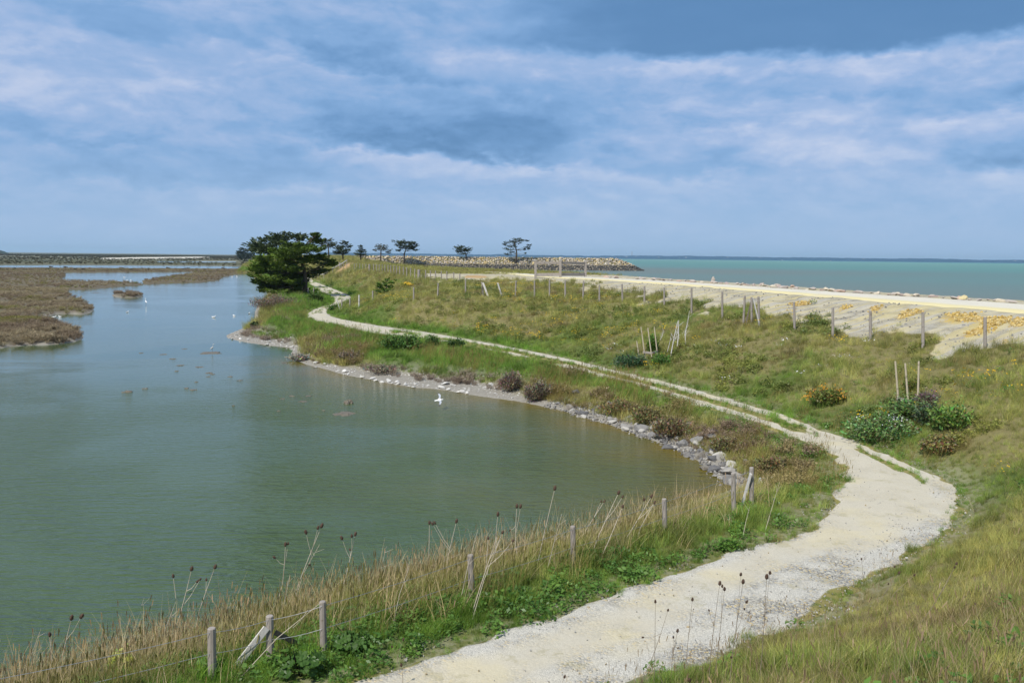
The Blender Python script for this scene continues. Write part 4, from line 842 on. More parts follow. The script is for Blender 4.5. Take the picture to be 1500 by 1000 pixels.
xs = [488.6,492.5,497.6,503,508,519,522.6,527,531.5,536,541,547.4,551.6,555.6,560,564,568.5,572.5,577,581,585.5,591,595.8,601.5,607.6,613.5,623.5,630.5,638,646.5,654.5,664.5,673.5]
for px in xs:
    py = float(np.interp(px, [488, 519, 541, 563, 585, 612, 640, 655, 678], [391.5, 395, 396.8, 399.5, 403, 409.6, 410.5, 410.2, 410])); hh = float(np.interp(px, [488, 541, 563, 612, 655, 678], [8, 10, 12, 15, 13, 9]))
    A.append(post(px, py, py - hh, 1.6, f3, m_post, rad=.21 if px in (497.6, 541, 613.5) else .085))
wires([[b + (tp - b) * .95 for b, tp in A]], f3, .004)
f4 = empty('corner_fence', G(452, 434), 'short grey fence corner of thin posts and a rail beside the big cypress', 'fence')
for px, py, yt in [(443,428,414),(451.5,434.5,421.5),(459.5,435,421)]: post(px, py, yt, 1.5, f4, m_post, rad=.09)
a, b = G(443.5, 430), G(451, 434); brace(a + Vector((0, 0, .9)), b + Vector((0, 0, .9)), .06, .12, m_pale, f4, 'rail')
# handrail up the bank
f5 = empty('handrail', G(487, 397), 'wooden handrail climbing the grassy bank beside the bare dirt ramp', 'handrail')
Q = [(466.5,406.5,402),(474.6,407.5,401.5),(487.4,399,393),(500,392.5,386.5),(508,386,381)]
T = []
for px, py, yt in Q: T.append(post(px, py, yt, 1.4, f5, m_post, rad=.12)[1])
bb = MB()
for a, b in zip(T[:-1], T[1:]): bb.bar(a - f5.location, b - f5.location, .14, .2)
bb.build('rail', m_pale, f5)
# timber barrier across the crest road
f6 = empty('timber_barrier', G(820.5, 407), 'heavy grey timber barrier of three square posts and two rails across the crest road', 'barrier')
B = []
for px, py, yt in [(784.5,407.5,381),(820.8,407,381),(857.5,406.5,382)]:
    b = G(px, py); tp = at(px, yt, b.y); w_ = 3.5 * b.y / F; bb = MB(); bb.bar(b - f6.location - Vector((0, 0, .3)), tp - f6.location, w_, w_, (0, 1, 0)); bb.build('post', m_post, f6); B.append((b, tp, w_))
    bb = MB(); bb.bar(tp - f6.location + Vector((0, 0, .002)), tp - f6.location + Vector((0, 0, .07)), w_ * 1.12, w_ * 1.12, (0, 1, 0)); bb.build('post_cap', m_pale, f6)
for u0_, u1_ in ((.78, .92), (.10, .28)):
    for (b, tp, w_), (b2, tp2, w2) in zip(B[:-1], B[1:]):
        h = (tp - b).z; mid = (u0_ + u1_) / 2; d = (b2 - b).normalized() * w_ * .52
        bb = MB(); bb.bar(b + Vector((0, 0, h * mid)) + d - f6.location, b2 + Vector((0, 0, (tp2 - b2).z * mid)) - d - f6.location, .12, h * (u1_ - u0_)); bb.build('rail', m_post, f6)
# three-stake guards round planted saplings
def guard(label, stakes, bars, depth):
    e = empty('tree_guard', G(stakes[1][2], stakes[1][3]), label, 'tree guard'); o0 = e.location
    for tx, ty, bx, by, dy in stakes:
        y = e.location.y + dy; b = at(bx, by, y); tp = at(tx, ty, y); bb = MB(); g = hz(b.x, b.y); b = tp + (b - tp) * max(1, (tp.z - g + .15) / max(tp.z - b.z, .1)); bb.tube([b - o0, (b + tp) / 2 - o0, tp - o0], [.042, .04, .036], 8); bb.build('stake', m_stake, e)
    for (ax, ay, ad), (bx, by, bd) in bars:
        bb = MB(); bb.bar(at(ax, ay, o0.y + ad) - o0, at(bx, by, o0.y + bd) - o0, .035, .13); bb.build('crossbar', m_post, e)
    return e
guard('stake guard with three tall poles and crossbars in the leafy bush by the near bend', [(1311.5,529,1316,588,.45),(1326,532,1331.5,606,0),(1346,529,1344.5,584,.55)], [((1314,583,.42),(1331,588,-.07)),((1332,588,-.07),(1346,581,.5))], 0)
guard('stake guard with four leaning poles around a small sapling halfway along the slope', [(939,479,945,523,.6),(949,480,955.5,529,0),(958.5,479,963.5,524,.6),(932.5,499,938,533,-.3)], [((942,515.5,.5),(955,517,-.06)),((955.5,517,-.06),(964,514.5,.5))], 0)
e = empty('dead_sapling', G(991, 509), 'bundle of bare dead sticks propped together beside the leaning stake guard', 'dead sapling')
for (a, b, r) in [((982,522),(993,470),.035),((991.5,511),(994,469),.04),((1004,507),(1006,475),.03),((1001,496),(1010,455),.025),((986,505),(994,478),.02),((976,519),(984,488),.02),((965,500),(972,483),.02),((1000,492),(1006,484),.015)]:
    p = G(*a); q_ = at(b[0], b[1], p.y); bb = MB(); m_ = (p + q_) / 2 + Vector((random.gauss(0, .06), 0, 0)); bb.tube([p - e.location - Vector((0, 0, .1)), m_ - e.location, q_ - e.location], [r, r * .8, r * .5], 6)
    for k in range(4):
        u = random.uniform(.3, .95); c0 = p + (q_ - p) * u; bb.tube([c0 - e.location, c0 - e.location + Vector((random.gauss(.1, .2), random.gauss(0, .1), random.uniform(.1, .4)))], [r * .4, r * .2], 4)
    bb.build('stick', m_pale, e)
# ------------------------------------------------------------------ trees and shrubs
m_bark, t = mat('bark'); P = t.node('ShaderNodeTexCoord').outputs['Object']; principled(t, t.mix(t.noise(t.vm('MULTIPLY', P, (4, 4, 1)), 2, 4), (.05, .04, .03), (.16, .13, .10)), .95, None, .1)
LEAF = {}
def leafm(base, trans=.25):
    k = tuple(base)
    if k not in LEAF: LEAF[k] = leaf_mat('foliage', False, trans, base)
    return LEAF[k]
def pad(t, c, rx, ry, rz, n, sz, cvar, up=.35, spike=.5, spray=False, tm_=1.0):
    """one spray of foliage: leaf tufts through a flattened, uneven volume"""
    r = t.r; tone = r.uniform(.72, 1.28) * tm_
    for i in range(0 if spray else n):
        while True:
            p = Vector((r.uniform(-1, 1), r.uniform(-1, 1), r.uniform(-1, 1)))
            if p.length < 1: break
        k = 1 + r.gauss(0, .16); q = Vector((c[0] + p.x * rx * k, c[1] + p.y * ry * k, c[2] + p.z * rz * k + abs(p.x) * rz * spike * .6))
        a = Vector((p.x + r.gauss(0, .35), p.y + r.gauss(0, .35), up + r.gauss(0, .35))).normalized(); s = sz * r.uniform(.6, 1.5)
        b = a.cross(Vector((r.gauss(0, 1), r.gauss(0, 1), r.gauss(0, 1)))).normalized()
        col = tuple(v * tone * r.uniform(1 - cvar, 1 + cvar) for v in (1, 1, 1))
        t.quad([q - a * s * .4, q + b * s * .42, q + a * s, q - b * s * .36], col)
    if spray:                              # pointed, flat lying sprays of a cypress, each tapering to a tip
        ns = 9; C_ = Vector(c)
        for k in range(ns):
            g = r.uniform(0, 2 * PI); q0 = C_ + Vector((math.cos(g) * rx * .15, math.sin(g) * ry * .15, r.uniform(-.6, .5) * rz)); L = r.uniform(.75, 1.25); dz = r.uniform(.0, .55) * rz + .10 * rx
            tip = C_ + Vector((math.cos(g) * rx * L, math.sin(g) * ry * L, q0.z - C_.z + dz)); tn_ = tone * r.uniform(.75, 1.25)
            for i in range(max(6, n // ns)):
                u = r.random() ** .8; w_ = (1 - u) ** .7; p = q0 + (tip - q0) * u + Vector((r.gauss(0, .28) * rx * w_ * .8, r.gauss(0, .28) * ry * w_ * .8, r.gauss(0, .28) * rz * w_ + u * u * .1 * rx))
                a = (tip - q0).normalized() + Vector((r.gauss(0, .4), r.gauss(0, .4), r.gauss(.15, .3))); a.normalize(); s = sz * r.uniform(.6, 1.4); b = a.cross(Vector((r.gauss(0, .5), r.gauss(0, .5), 1))).normalized(); kk = tn_ * r.uniform(1 - cvar, 1 + cvar)
                t.quad([p - a * s * .5, p + b * s * .3, p + a * s * .9, p - b * s * .3], (kk, kk, kk))
def tree(name, label, cat, pads, depth, base_px, trunk, base_col, sz=.34, dens=16, deep=.8, rt=.3, group=None, zx=None, up=.35, seed=1, limbs=True, spread=1.0, trans=.2, PS=1.0, spray=True, nb=0):
    """pads and trunk are given where the photograph shows them, at the tree's own distance; the crown is as deep as it is wide"""
    S = zx or (1, 0, 0); cv = lambda x, y: (S[1] + x / S[0], S[2] + y / S[0])
    bx, by = cv(*base_px)
    if depth is None: depth = G(bx, by).y
    b0 = at(bx, by, depth); base = Vector((b0.x, depth, hz(b0.x, depth)))
    e = empty(name, base, label, cat, group); o0 = base; r = random.Random(seed); t = Tuft(seed); mb = MB(); k = depth / F / S[0]
    tr = [at(*cv(x, y), depth) - o0 for x, y in trunk]; tr[0] = Vector((0, 0, -.3))
    n = len(tr); mb.tube(tr, [rt * (1 - .65 * i / (n - 1)) * (1.25 if i == 0 else 1) for i in range(n)], 9)
    width = (max(p[0] for p in pads) - min(p[0] for p in pads)) * k / 2; xm = sum(p[0] for p in pads) / len(pads)
    for ip_, p in enumerate(pads):
        x, y, rx, ry = p[:4]; dy = p[4] if len(p) > 4 else r.uniform(-1, 1) * deep * max(width * math.sqrt(max(.1, 1 - ((x - xm) * k / (width + .01)) ** 2)), rx * k)
        c = at(*cv(x, y), depth) - o0 + Vector((0, dy, 0)); c.z = c.z + dy * (b0.z - EYE) / depth * 0
        a, h = rx * k * PS, ry * k * PS * .95
        for j in range(2 if limbs and spread else 1):
            cc = c if j == 0 else c + Vector((r.gauss(0, a * .4), r.choice((-1, 1)) * a * .9 * deep, r.gauss(0, h * .5)))
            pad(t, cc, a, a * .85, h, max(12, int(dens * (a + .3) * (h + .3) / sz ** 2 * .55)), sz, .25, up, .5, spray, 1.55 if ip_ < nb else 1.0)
        if limbs:
            s = min(tr[1:], key=lambda q_: (q_ - c).length + (2 if q_.z > c.z else 0)); m_ = (s + c) / 2 + Vector((0, 0, -h * .6)); mb.tube([s, m_, c], [rt * .2, rt * .14, rt * .05], 5)
    mb.build('trunk', m_bark, e, sm=True)
    me = mesh('crown', t.v, t.f); bc_attr(me, t.c); link('crown', me, leafm(base_col, trans), e); return e
Z6 = (8.3333, 340, 330); Z7 = (8.3333, 440, 360); Z1 = (12.5, 560, 340); Z3 = (4.286, 600, 320); Z8 = (8.3333, 700, 340)
bright = [(420,420,100,45),(540,335,110,45),(330,560,100,40),(450,500,120,45),(300,610,75,35),(520,600,130,45),(600,420,120,50),(400,670,100,35),(350,480,85,40),(480,380,90,40),(290,520,50,40)]  # sunlit left side of the crown, put into a paler leaf tone
mid = [(720,255,120,35),(860,265,120,35),(950,200,80,35),(1000,135,45,22),(985,170,55,30),(1030,110,22,12),(1060,300,100,28),(900,330,130,40),(760,370,140,45),(1000,380,120,36),(1150,435,80,14),(1080,480,120,30),(1180,490,50,12),(900,450,140,40),(760,520,140,45),(1000,560,110,32),(1090,560,70,18),(640,560,130,50),(860,620,110,36),(700,660,150,42),(800,720,110,36),(660,800,120,26),(520,800,100,26),(850,760,50,24),(560,690,130,42),(450,740,110,34),(600,755,150,34),(350,770,80,22),(740,740,110,34),(820,690,90,30),(430,800,60,18),(640,480,110,45)]
mid += [(300,680,60,30),(380,740,80,30),(500,790,100,24),(640,815,110,22),(760,800,90,24),(600,640,130,45),(500,560,110,45),(700,590,120,45),(820,540,110,40),(1200,430,40,9),(1040,108,16,8),(880,420,110,40),(680,400,120,45),(780,700,100,40)]
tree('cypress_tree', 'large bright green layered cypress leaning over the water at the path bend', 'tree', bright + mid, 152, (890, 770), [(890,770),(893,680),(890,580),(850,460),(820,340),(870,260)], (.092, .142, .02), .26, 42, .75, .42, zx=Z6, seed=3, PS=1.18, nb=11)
tree('dark_cypress', 'dark broad domed cypress standing behind the large bright one', 'tree', [(300,262,85,50),(380,205,95,50),(480,172,105,50),(600,155,115,50),(700,130,95,40),(780,180,95,50),(560,240,150,55),(400,280,110,40),(650,230,120,55),(840,160,40,40),(260,300,50,35),(480,290,120,50),(340,330,90,40),(700,300,120,55),(560,340,150,50)], 188, (560, 640), [(560,640),(560,480),(560,330),(600,240)], (.062, .088, .036), .40, 27, .7, .4, zx=Z6, seed=4, PS=1.1)
tree('low_dark_tree', 'small rounded dark tree at the water end left of the cypresses', 'tree', [(150,340,85,55),(100,355,45,50),(200,375,55,45),(130,300,45,25),(150,400,90,35),(90,330,35,25),(190,310,35,22)], 930, (150, 437), [(150,437),(150,390),(150,330)], (.040, .055, .032), 1.1, 26, .7, .35, zx=Z6, seed=5)
tree('windswept_pine', 'open windswept tree directly right of the big cypress on the skyline', 'tree', [(1145,190,60,30),(1105,225,50,30),(1210,240,45,28),(1170,262,55,22),(1245,235,25,16),(1110,185,25,14),(1110,275,60,25)], 300, (1182, 372), [(1182,372),(1178,310),(1168,250),(1150,210)], (.065, .08, .04), .42, 15, .7, .26, zx=Z6, seed=6, PS=1.2)
tree('clumped_pine', 'dark tree with low skirt standing left of the conical fir', 'tree', [(1380,228,48,20),(1400,265,45,25),(1345,275,45,28),(1285,290,55,28),(1265,340,55,22),(1375,330,60,28),(1320,345,60,20),(1405,310,35,18),(1345,225,20,10)], 300, (1352, 372), [(1352,372),(1352,320),(1360,260)], (.055, .075, .038), .42, 18, .7, .26, zx=Z6, seed=7, PS=1.2)
tree('fir_tree', 'small dark conical fir on the skyline', 'tree', [(742,5,9,14),(738,35,26,12),(728,60,40,11),(735,85,58,11),(722,105,64,10),(740,120,78,8)], 300, (735, 134), [(735,134),(738,80),(742,10)], (.055, .08, .045), .36, 26, .5, .22, zx=Z7, seed=8, PS=1.1)
tree('half_bare_pine', 'greyish half bare tree between the conical fir and the dark round tree', 'tree', [(1045,25,50,26),(985,10,55,22),(1072,65,35,22),(930,45,45,16),(1010,55,50,20),(1080,90,20,10),(950,20,40,14),(900,50,20,10)], 452, (980, 132), [(980,132),(982,95),(985,50),(1010,15)], (.095, .10, .075), .5, 9, .7, .4, zx=Z7, seed=9, PS=1.25)
tree('umbrella_pine', 'flat topped dark pine with a short trunk above the ochre boulders', 'tree', [(380,205,110,32),(520,215,90,32),(320,250,70,24),(450,265,120,32),(560,285,85,32),(610,330,50,16),(290,345,45,18),(480,325,75,20),(350,300,50,20),(590,235,40,18),(330,200,60,20)], 455, (400, 450), [(400,450),(402,400),(420,350),(450,280)], (.055, .072, .032), .5, 24, .7, .5, zx=Z1, seed=10, PS=1.25)
tree('round_pine', 'smallest dome shaped pine standing alone on the headland', 'tree', [(335,182,30,9),(318,203,34,8),(362,203,26,10),(352,222,24,6),(340,195,40,10),(312,212,20,6)], 466, (356, 243), [(356,243),(354,225),(345,205)], (.055, .075, .036), .5, 24, .7, .4, zx=Z3, seed=11, PS=1.2)
tree('forked_pine', 'tall open forked pine highest on the headland, right of the small dome', 'tree', [(470,85,55,13),(425,122,62,16),(365,128,36,14),(335,155,28,10),(520,108,45,14),(600,105,26,8),(630,158,28,10),(600,190,36,12),(400,175,56,18),(480,145,50,20),(358,208,34,12),(355,275,40,12),(415,250,30,10),(570,215,14,16),(575,260,10,8),(390,220,40,12),(545,100,20,9),(618,210,14,9)], 462, (468, 306), [(468,306),(472,260),(470,215),(450,165),(440,120)], (.052, .068, .034), .5, 14, .6, .5, zx=Z8, seed=12, PS=1.1)

def bush(name, label, px, py, w, h, col, sz=.06, dens=1.0, group=None, cat='bush', twiggy=False, lumps=10, seed=0, flowers_=None, up=.3, spike=.2):
    """w, h in photo pixels at the distance of the ground it grows on"""
    b = G(px, py); k = b.y / F; W, Hh = w * k / 2 * 1.12, h * k * .92; r = random.Random(int(px) * 3 + seed); t = Tuft(int(px) + seed)
    n = 0; dens *= 1.15; col = tuple(q * 1.45 for q in col)
    for i in range(int(20 + 40 * W)):
        a = r.uniform(0, 2 * PI); q = math.sqrt(r.random()) * .95; tp = Vector((math.cos(a) * W * q * 1.15 + r.gauss(.05, .04), math.sin(a) * W * q * 1.15, Hh * (1.12 - .55 * q * q) * r.uniform(.7, 1.12))); bs = Vector((tp.x * .55, tp.y * .55, Hh * .25))
        for j in range(9): t.leaf(tuple(bs + (tp - bs) * (j / 8) + Vector((r.gauss(0, .03), r.gauss(0, .03), 0))), sz * r.uniform(.5, .95), jc(r, (.75, .8, .7), (1.3, 1.3, 1.2)))
    for i in range(lumps):
        a = r.uniform(0, 2 * PI); q = math.sqrt(r.random()) * .78; x, y = math.cos(a) * q * W, math.sin(a) * q * W; s = r.uniform(.26, .5)
        zz = Hh * (.25 + .5 * r.random() * (1 - q * .7)); pad(t, (x, y, zz), W * s, W * s, Hh * r.uniform(.22, .36), int(dens * 60 * (W + .2) * (Hh + .2) / lumps / sz ** 2 * .075) + 10, sz, .42, up, spike)
    pad(t, (0, 0, Hh * .3), W * .8, W * .8, Hh * .32, int(dens * 60 * (W + .2) * (Hh + .2) / sz ** 2 * .03), sz, .3, up, spike)
    e = empty(name, b, label, cat, group); me = mesh('foliage', t.v, t.f); bc_attr(me, t.c); link('foliage', me, leafm(col), e)
    mb = MB()
    for i in range(9):
        a = r.uniform(0, 2 * PI); q = r.uniform(.2, .8); mb.tube([(0, 0, -.08), (math.cos(a) * W * q * .5, math.sin(a) * W * q * .5, Hh * .3), (math.cos(a) * W * q, math.sin(a) * W * q, Hh * r.uniform(.6, .95))], [.012 + W * .012, .01, .005], 4)
    mb.build('stems', m_bark, e)
    if flowers_:
        f = Tuft(5 + int(px)); fc, nf, fs = flowers_
        cl = [(r.uniform(0, 2 * PI), math.sqrt(r.random())) for _ in range(6)]
        for i in range(nf):
            a, q = r.choice(cl); a += r.gauss(0, .3); q = abs(q + r.gauss(0, .16)); c = Vector((math.cos(a) * q * W * 1.05, math.sin(a) * q * W * 1.05, Hh * (.98 - .55 * q * q) * r.uniform(.75, 1.1))); s = fs * r.uniform(.6, 1.3); n_ = Vector((r.gauss(0, .3), -.7, .6 + r.gauss(0, .2))).normalized(); u = n_.cross(Vector((0, 0, 1))).normalized(); v = n_.cross(u)
            f.quad([c + (u * math.cos(g) + v * math.sin(g)) * s for g in [j * PI / 3 for j in range(6)]], jc(r, fc))
        me = mesh('flowers', f.v, f.f); bc_attr(me, f.c); link('flowers', me, leafm((1, 1, 1)), e)
    return e
bush('green_bush', 'dense fresh green bush beside the far path, largest of three in a row', 588, 513, 62, 28, (.055, .105, .022), .13)
bush('green_bush', 'narrow spiky green bush, middle one of the three beside the far path', 633, 510, 20, 22, (.06, .11, .028), .12, up=.9); bush('green_bush', 'small dark green bush beside the far path, rightmost of three in a row', 667, 511, 24, 18, (.045, .085, .022), .12)
bush('dark_bush', 'tiny dark round bush at the water edge by the mud spit', 373, 480, 12, 10, (.04, .06, .025), .16)
tree('young_cypress', 'young spiky green cypress on the hump above the path bend', 'tree', [(1050,530,100,35),(960,500,30,40),(1055,420,28,40),(1130,450,50,20),(1000,480,60,35),(1100,500,70,30),(1160,425,18,10),(940,560,40,20),(1050,470,50,40),(1000,560,70,20),(1080,550,70,25)], None, (1050, 585), [(1050,585),(1052,520),(1055,410)], (.10, .18, .022), .18, 20, .7, .07, zx=Z7, seed=21, up=.8, limbs=False)
bush('low_conifer', 'bushy young conifer behind the fence corner', 463, 446, 20, 22, (.05, .085, .018), .2, up=.6); bush('low_conifer', 'low spreading conifer tuft at the foot of the leaning white post', 489, 456, 14, 11, (.055, .10, .02), .18)
bush('gorse_bush', 'small yellow flowering gorse right of the young cypress', 595, 421, 18, 9, (.20, .19, .03), .12, cat='gorse', flowers_=((.62, .40, .02), 60, .09))
bush('gorse_bush', 'orange flowering gorse on the slope above the path bend', 1212, 590, 52, 30, (.125, .135, .035), .075, cat='gorse', flowers_=((.50, .25, .02), 150, .03))
bush('flowering_bush', 'big leafy bush dotted with white flowers at the path bend', 1288, 645, 92, 46, (.105, .165, .055), .085, lumps=18, flowers_=((.7, .7, .72), 45, .022))
bush('leafy_bush', 'dark green leafy bush behind the tall stake guard', 1328, 612, 62, 36, (.09, .14, .045), .085, lumps=14); bush('leafy_bush', 'tall fresh green bush rising right of the tall stake guard', 1392, 632, 60, 52, (.115, .18, .045), .085, lumps=16, up=.7)
bush('leafy_bush', 'grey green bush low on the slope between the stake guard and the fresh green one', 1362, 622, 44, 42, (.075, .105, .055), .07); bush('dry_bush', 'leafless grey brown twiggy bush just right of the tall stake guard', 1358, 592, 28, 28, (.17, .13, .115), .05, dens=.5, up=.9)
bush('rusty_bush', 'low rusty brown bush at the edge of the near bend', 1378, 662, 52, 30, (.15, .13, .05), .07)
bush('guarded_sapling', 'yellow green sapling inside the tall stake guard', 1335, 578, 24, 34, (.12, .13, .03), .06, dens=.7, cat='sapling', up=.9); bush('guarded_sapling', 'bright green sapling inside the leaning stake guard', 955, 517, 17, 32, (.055, .11, .015), .08, cat='sapling', up=.9)
bush('blue_green_bush', 'bluish green bush in front of the leaning stake guard beside the path', 924, 540, 42, 30, (.045, .085, .04), .08); bush('green_tuft_bush', 'bright green grassy clump right of the leaning stake guard', 968, 535, 26, 22, (.07, .13, .03), .08, up=1.2)
for px, py, w_, h_, c, lb in [(748,573,34,38,(.145,.115,.085),'tall mauve brown saltbush at the end of the muddy beach'),(784,586,44,38,(.15,.125,.09),'wide greyish mauve saltbush right of the tall one at the beach end'),(988,640,62,44,(.15,.12,.06),'big rusty brown saltbush above the rubble bank'),(950,622,48,34,(.145,.125,.055),'olive rust saltbush left of the big rusty one above the rubble'),(1062,664,40,30,(.13,.115,.05),'small rusty saltbush by the last stones of the rubble bank'),(1132,694,48,32,(.14,.12,.055),'low rusty saltbush behind the last two fence posts'),(904,606,50,26,(.16,.13,.06),'low tan saltbush over the middle of the rubble bank'),(515,528,36,16,(.17,.135,.115),'pale mauve saltbush on the low bank by the white stones'),(437,528,34,12,(.22,.20,.175),'grey dry saltbush mat at the tip of the bank behind the mud spit'),(560,546,50,14,(.16,.135,.10),'long grey brown saltbush fringe above the muddy beach'),(400,452,60,26,(.15,.115,.085),'large mauve saltbush thicket on the bank below the cypress')]:
    bush('saltbush', lb, px, py, w_, h_, c, .07 if py > 560 else .11, dens=.9, cat='saltbush', up=.8, lumps=9)
bush('spurge_plant', 'yellow green spurge plant in the bottom left corner by the fence', 180, 992, 42, 46, (.13, .19, .03), .035, cat='plant', flowers_=((.42, .46, .05), 60, .03)); 
# broad lobed mallow leaves near the fence
def mallow(px, py, w, h, label):
    b = G(px, py); k = b.y / F; W, Hh = w * k / 2, h * k; r = random.Random(int(px)); t = Tuft(int(px)); e = empty('mallow_plant', b, label, 'plant')
    for i in range(34):
        a = r.uniform(0, 2 * PI); q = math.sqrt(r.random()); c = Vector((math.cos(a) * q * W, math.sin(a) * q * W, Hh * (.35 + .65 * r.random()) * (1.1 - .5 * q))); s = r.uniform(.06, .11); n_ = Vector((math.cos(a) * .5 + r.gauss(0, .25), math.sin(a) * .5 - .3, 1)).normalized(); u = n_.cross(Vector((.3, 1, 0))).normalized(); v = n_.cross(u); col = jc(r, (.8, .9, .7), (1.25, 1.15, 1.1)); ps = []
        for j in range(15):
            g = 2 * PI * j / 15; rad = s * (1 if j % 3 else .72) * (1 if j else .3); ps.append(c + (u * math.cos(g) + v * math.sin(g)) * rad + n_ * (.02 if j % 3 else 0))
        t.quad(ps, col)
    me = mesh('leaves', t.v, t.f); bc_attr(me, t.c); link('leaves', me, leafm((.055, .12, .022), .35), e); mb = MB()
    for i in range(8):
        a = r.uniform(0, 2 * PI); mb.tube([(0, 0, -.03), (math.cos(a) * W * .5, math.sin(a) * W * .5, Hh * .8)], [.008, .005], 4)
    mb.build('stems', leafm((.08, .12, .03)), e)
mallow(440, 990, 66, 46, 'broad leaved mallow clump in front of the braced fence post'); mallow(515, 952, 52, 34, 'broad leaved mallow clump right of the third fence post'); mallow(655, 888, 40, 16, 'low mallow leaves at the foot of the thick leaning fence post'); mallow(870, 822, 46, 18, 'leafy green mallow patch beside the middle fence post')

# ------------------------------------------------------------------ teasels: bare stems with dark bristly heads
m_stem = wood('dry stem', (.38, .33, .25), (.60, .54, .44)); m_stem2 = wood('brown stem', (.14, .115, .085), (.30, .25, .19))
m_head, t = mat('teasel head'); P = t.node('ShaderNodeTexCoord').outputs['Object']; principled(t, t.mix(t.vor(P, 90), (.035, .022, .016), (.15, .10, .075)), .95, None, .05)
def head(e, p, d, L, r, rs):
    bm = MB(); u = d.normalized(); a = u.cross(Vector((0, 1, .1))).normalized(); c = u.cross(a); n = 10; prof = [(0, .35), (.12, .8), (.35, 1), (.6, .95), (.85, .7), (1, .25)]
    bm.tube([p + u * (L * z) for z, _ in prof], [r * k for _, k in prof], n)
    for i in range(70):
        z = rs.random(); g = rs.uniform(0, 2 * PI); k = np.interp(z, [q[0] for q in prof], [q[1] for q in prof]) * r; o_ = a * math.cos(g) + c * math.sin(g); q = p + u * (L * z) + o_ * k; s = len(bm.v)
        w_ = u.cross(o_) * .0022; bm.v += [q - w_, q + w_, q + o_ * r * .4 + u * .008]; bm.f.append((s, s + 1, s + 2))
    for i in range(6):
        g = 2 * PI * i / 6 + rs.random(); o_ = a * math.cos(g) + c * math.sin(g); bm.tube([p, p + o_ * r * 1.3 + u * L * .25, p + o_ * r * 1.2 + u * L * .8], [.0022, .0016, .0008], 3, False)
    bm.build('seed_head', m_head, e)
def teasel(base, heads, label, group, m, rad=.0065, hs=1.0, name='teasel'):
    b = G(*base); e = empty(name, b, label, 'teasel', group); rs = random.Random(int(base[0] * 5 + base[1])); d0 = b.y; st = MB()
    main = at(heads[0][0], heads[0][1], d0) - b
    jit = Vector((rs.gauss(0, .03), rs.gauss(0, .03), 0)); P_ = [Vector((0, 0, -.05)), main * .35 + jit, main * .7 + jit * .6, main]
    st.tube(P_, [rad * 1.25, rad, rad * .8, rad * .55], 6)
    for i, hd in enumerate(heads):
        tp = at(hd[0], hd[1], d0) - b; tp.y += rs.gauss(0, .05) if i else 0; sc_ = (hd[2] if len(hd) > 2 else 1) * hs
        if i:
            u = .45 + .3 * rs.random(); s0 = P_[0] + (P_[3] - P_[0]) * u; s0 = s0 + jit * .6; st.tube([s0, s0 * .5 + tp * .5 + Vector((0, 0, -.04)), tp], [rad * .7, rad * .55, rad * .4], 5); dr = tp - s0
        else: dr = P_[3] - P_[2]
        if sc_ > 0: head(e, tp, dr, .075 * sc_, .021 * sc_, rs)
    st.build('stem', m, e); return e
nearT = [((1112,1004),[(1123,848,1.15),(1125,838,.8),(1117,897,.4)]),((1068,1004),[(1088,855,1.1),(1092,882,.8),(1084,842,.8),(1090,893,.5),(1073,963,.6)]),((1038,1006),[(1054,857,1.05),(1040,897,.5)]),((1045,1002),[(1061,865,.9),(1059,862,.75)]),((1004,998),[(1014,880,.9),(1017,895,.25)]),((984,992),[(992,926,1.0),(987,936,.6),(992,949,.45)]),((930,1010),[(978,895,.7),(944,934,.65)]),((958,1010),[(960,883,.85)]),((1010,1020),[(1010,998,1.2)]),((1340,920),[(1400,827,.75),(1395,830,.5)]),((1284,884),[(1316,840,1.0),(1309,830,.75),(1300,855,.6)]),((1300,880),[(1338,843,.8)]),((1262,846),[(1262,820,.85)]),((1427,905),[(1429,886,.6)]),((586,982),[(590,938,.9),(575,950,.6)]),((590,1004),[(588,976,1.0)]),((826,1012),[(826,993,.9)])]
ordn = ['first', 'second', 'third', 'fourth', 'fifth', 'sixth', 'seventh', 'eighth', 'ninth', 'tenth', 'eleventh', 'twelfth', 'thirteenth', 'fourteenth', 'fifteenth', 'sixteenth', 'seventeenth', 'eighteenth', 'nineteenth', 'twentieth', 'twenty first', 'twenty second', 'twenty third', 'twenty fourth', 'twenty fifth', 'twenty sixth']
NL = ['tall dark teasel with the biggest double head, rightmost of the group over the near path', 'branching dark teasel with several heads over the near path', 'slender dark teasel leaning right, just left of the branching one over the near path', 'thin teasel with paired heads tucked beside the slender leaning one', 'single headed upright teasel against the near gravel path', 'short dark teasel with stacked heads low over the near path', 'leaning teasel with two small heads, leftmost over the near path', 'thin straight teasel whose lone head floats over the near gravel', 'teasel whose thick head barely enters at the bottom edge', 'leaning teasel highest on the grassy slope at right', 'dark leaning teasel with three heads at the right path edge', 'thin leaning teasel behind the three headed one at the path edge', 'small teasel standing by the gravel at the right side of the bend', 'tiny dark teasel farthest right in the grass', 'teasel with two grey heads at the left edge of the path', 'teasel with a single low head at the left path edge near the bottom', 'teasel whose head pokes up at the bottom edge over the path']
for (b, hds), lb in zip(nearT, NL): teasel(b, hds, lb, 'teasels beside the near path', m_stem2, .0042, .88)
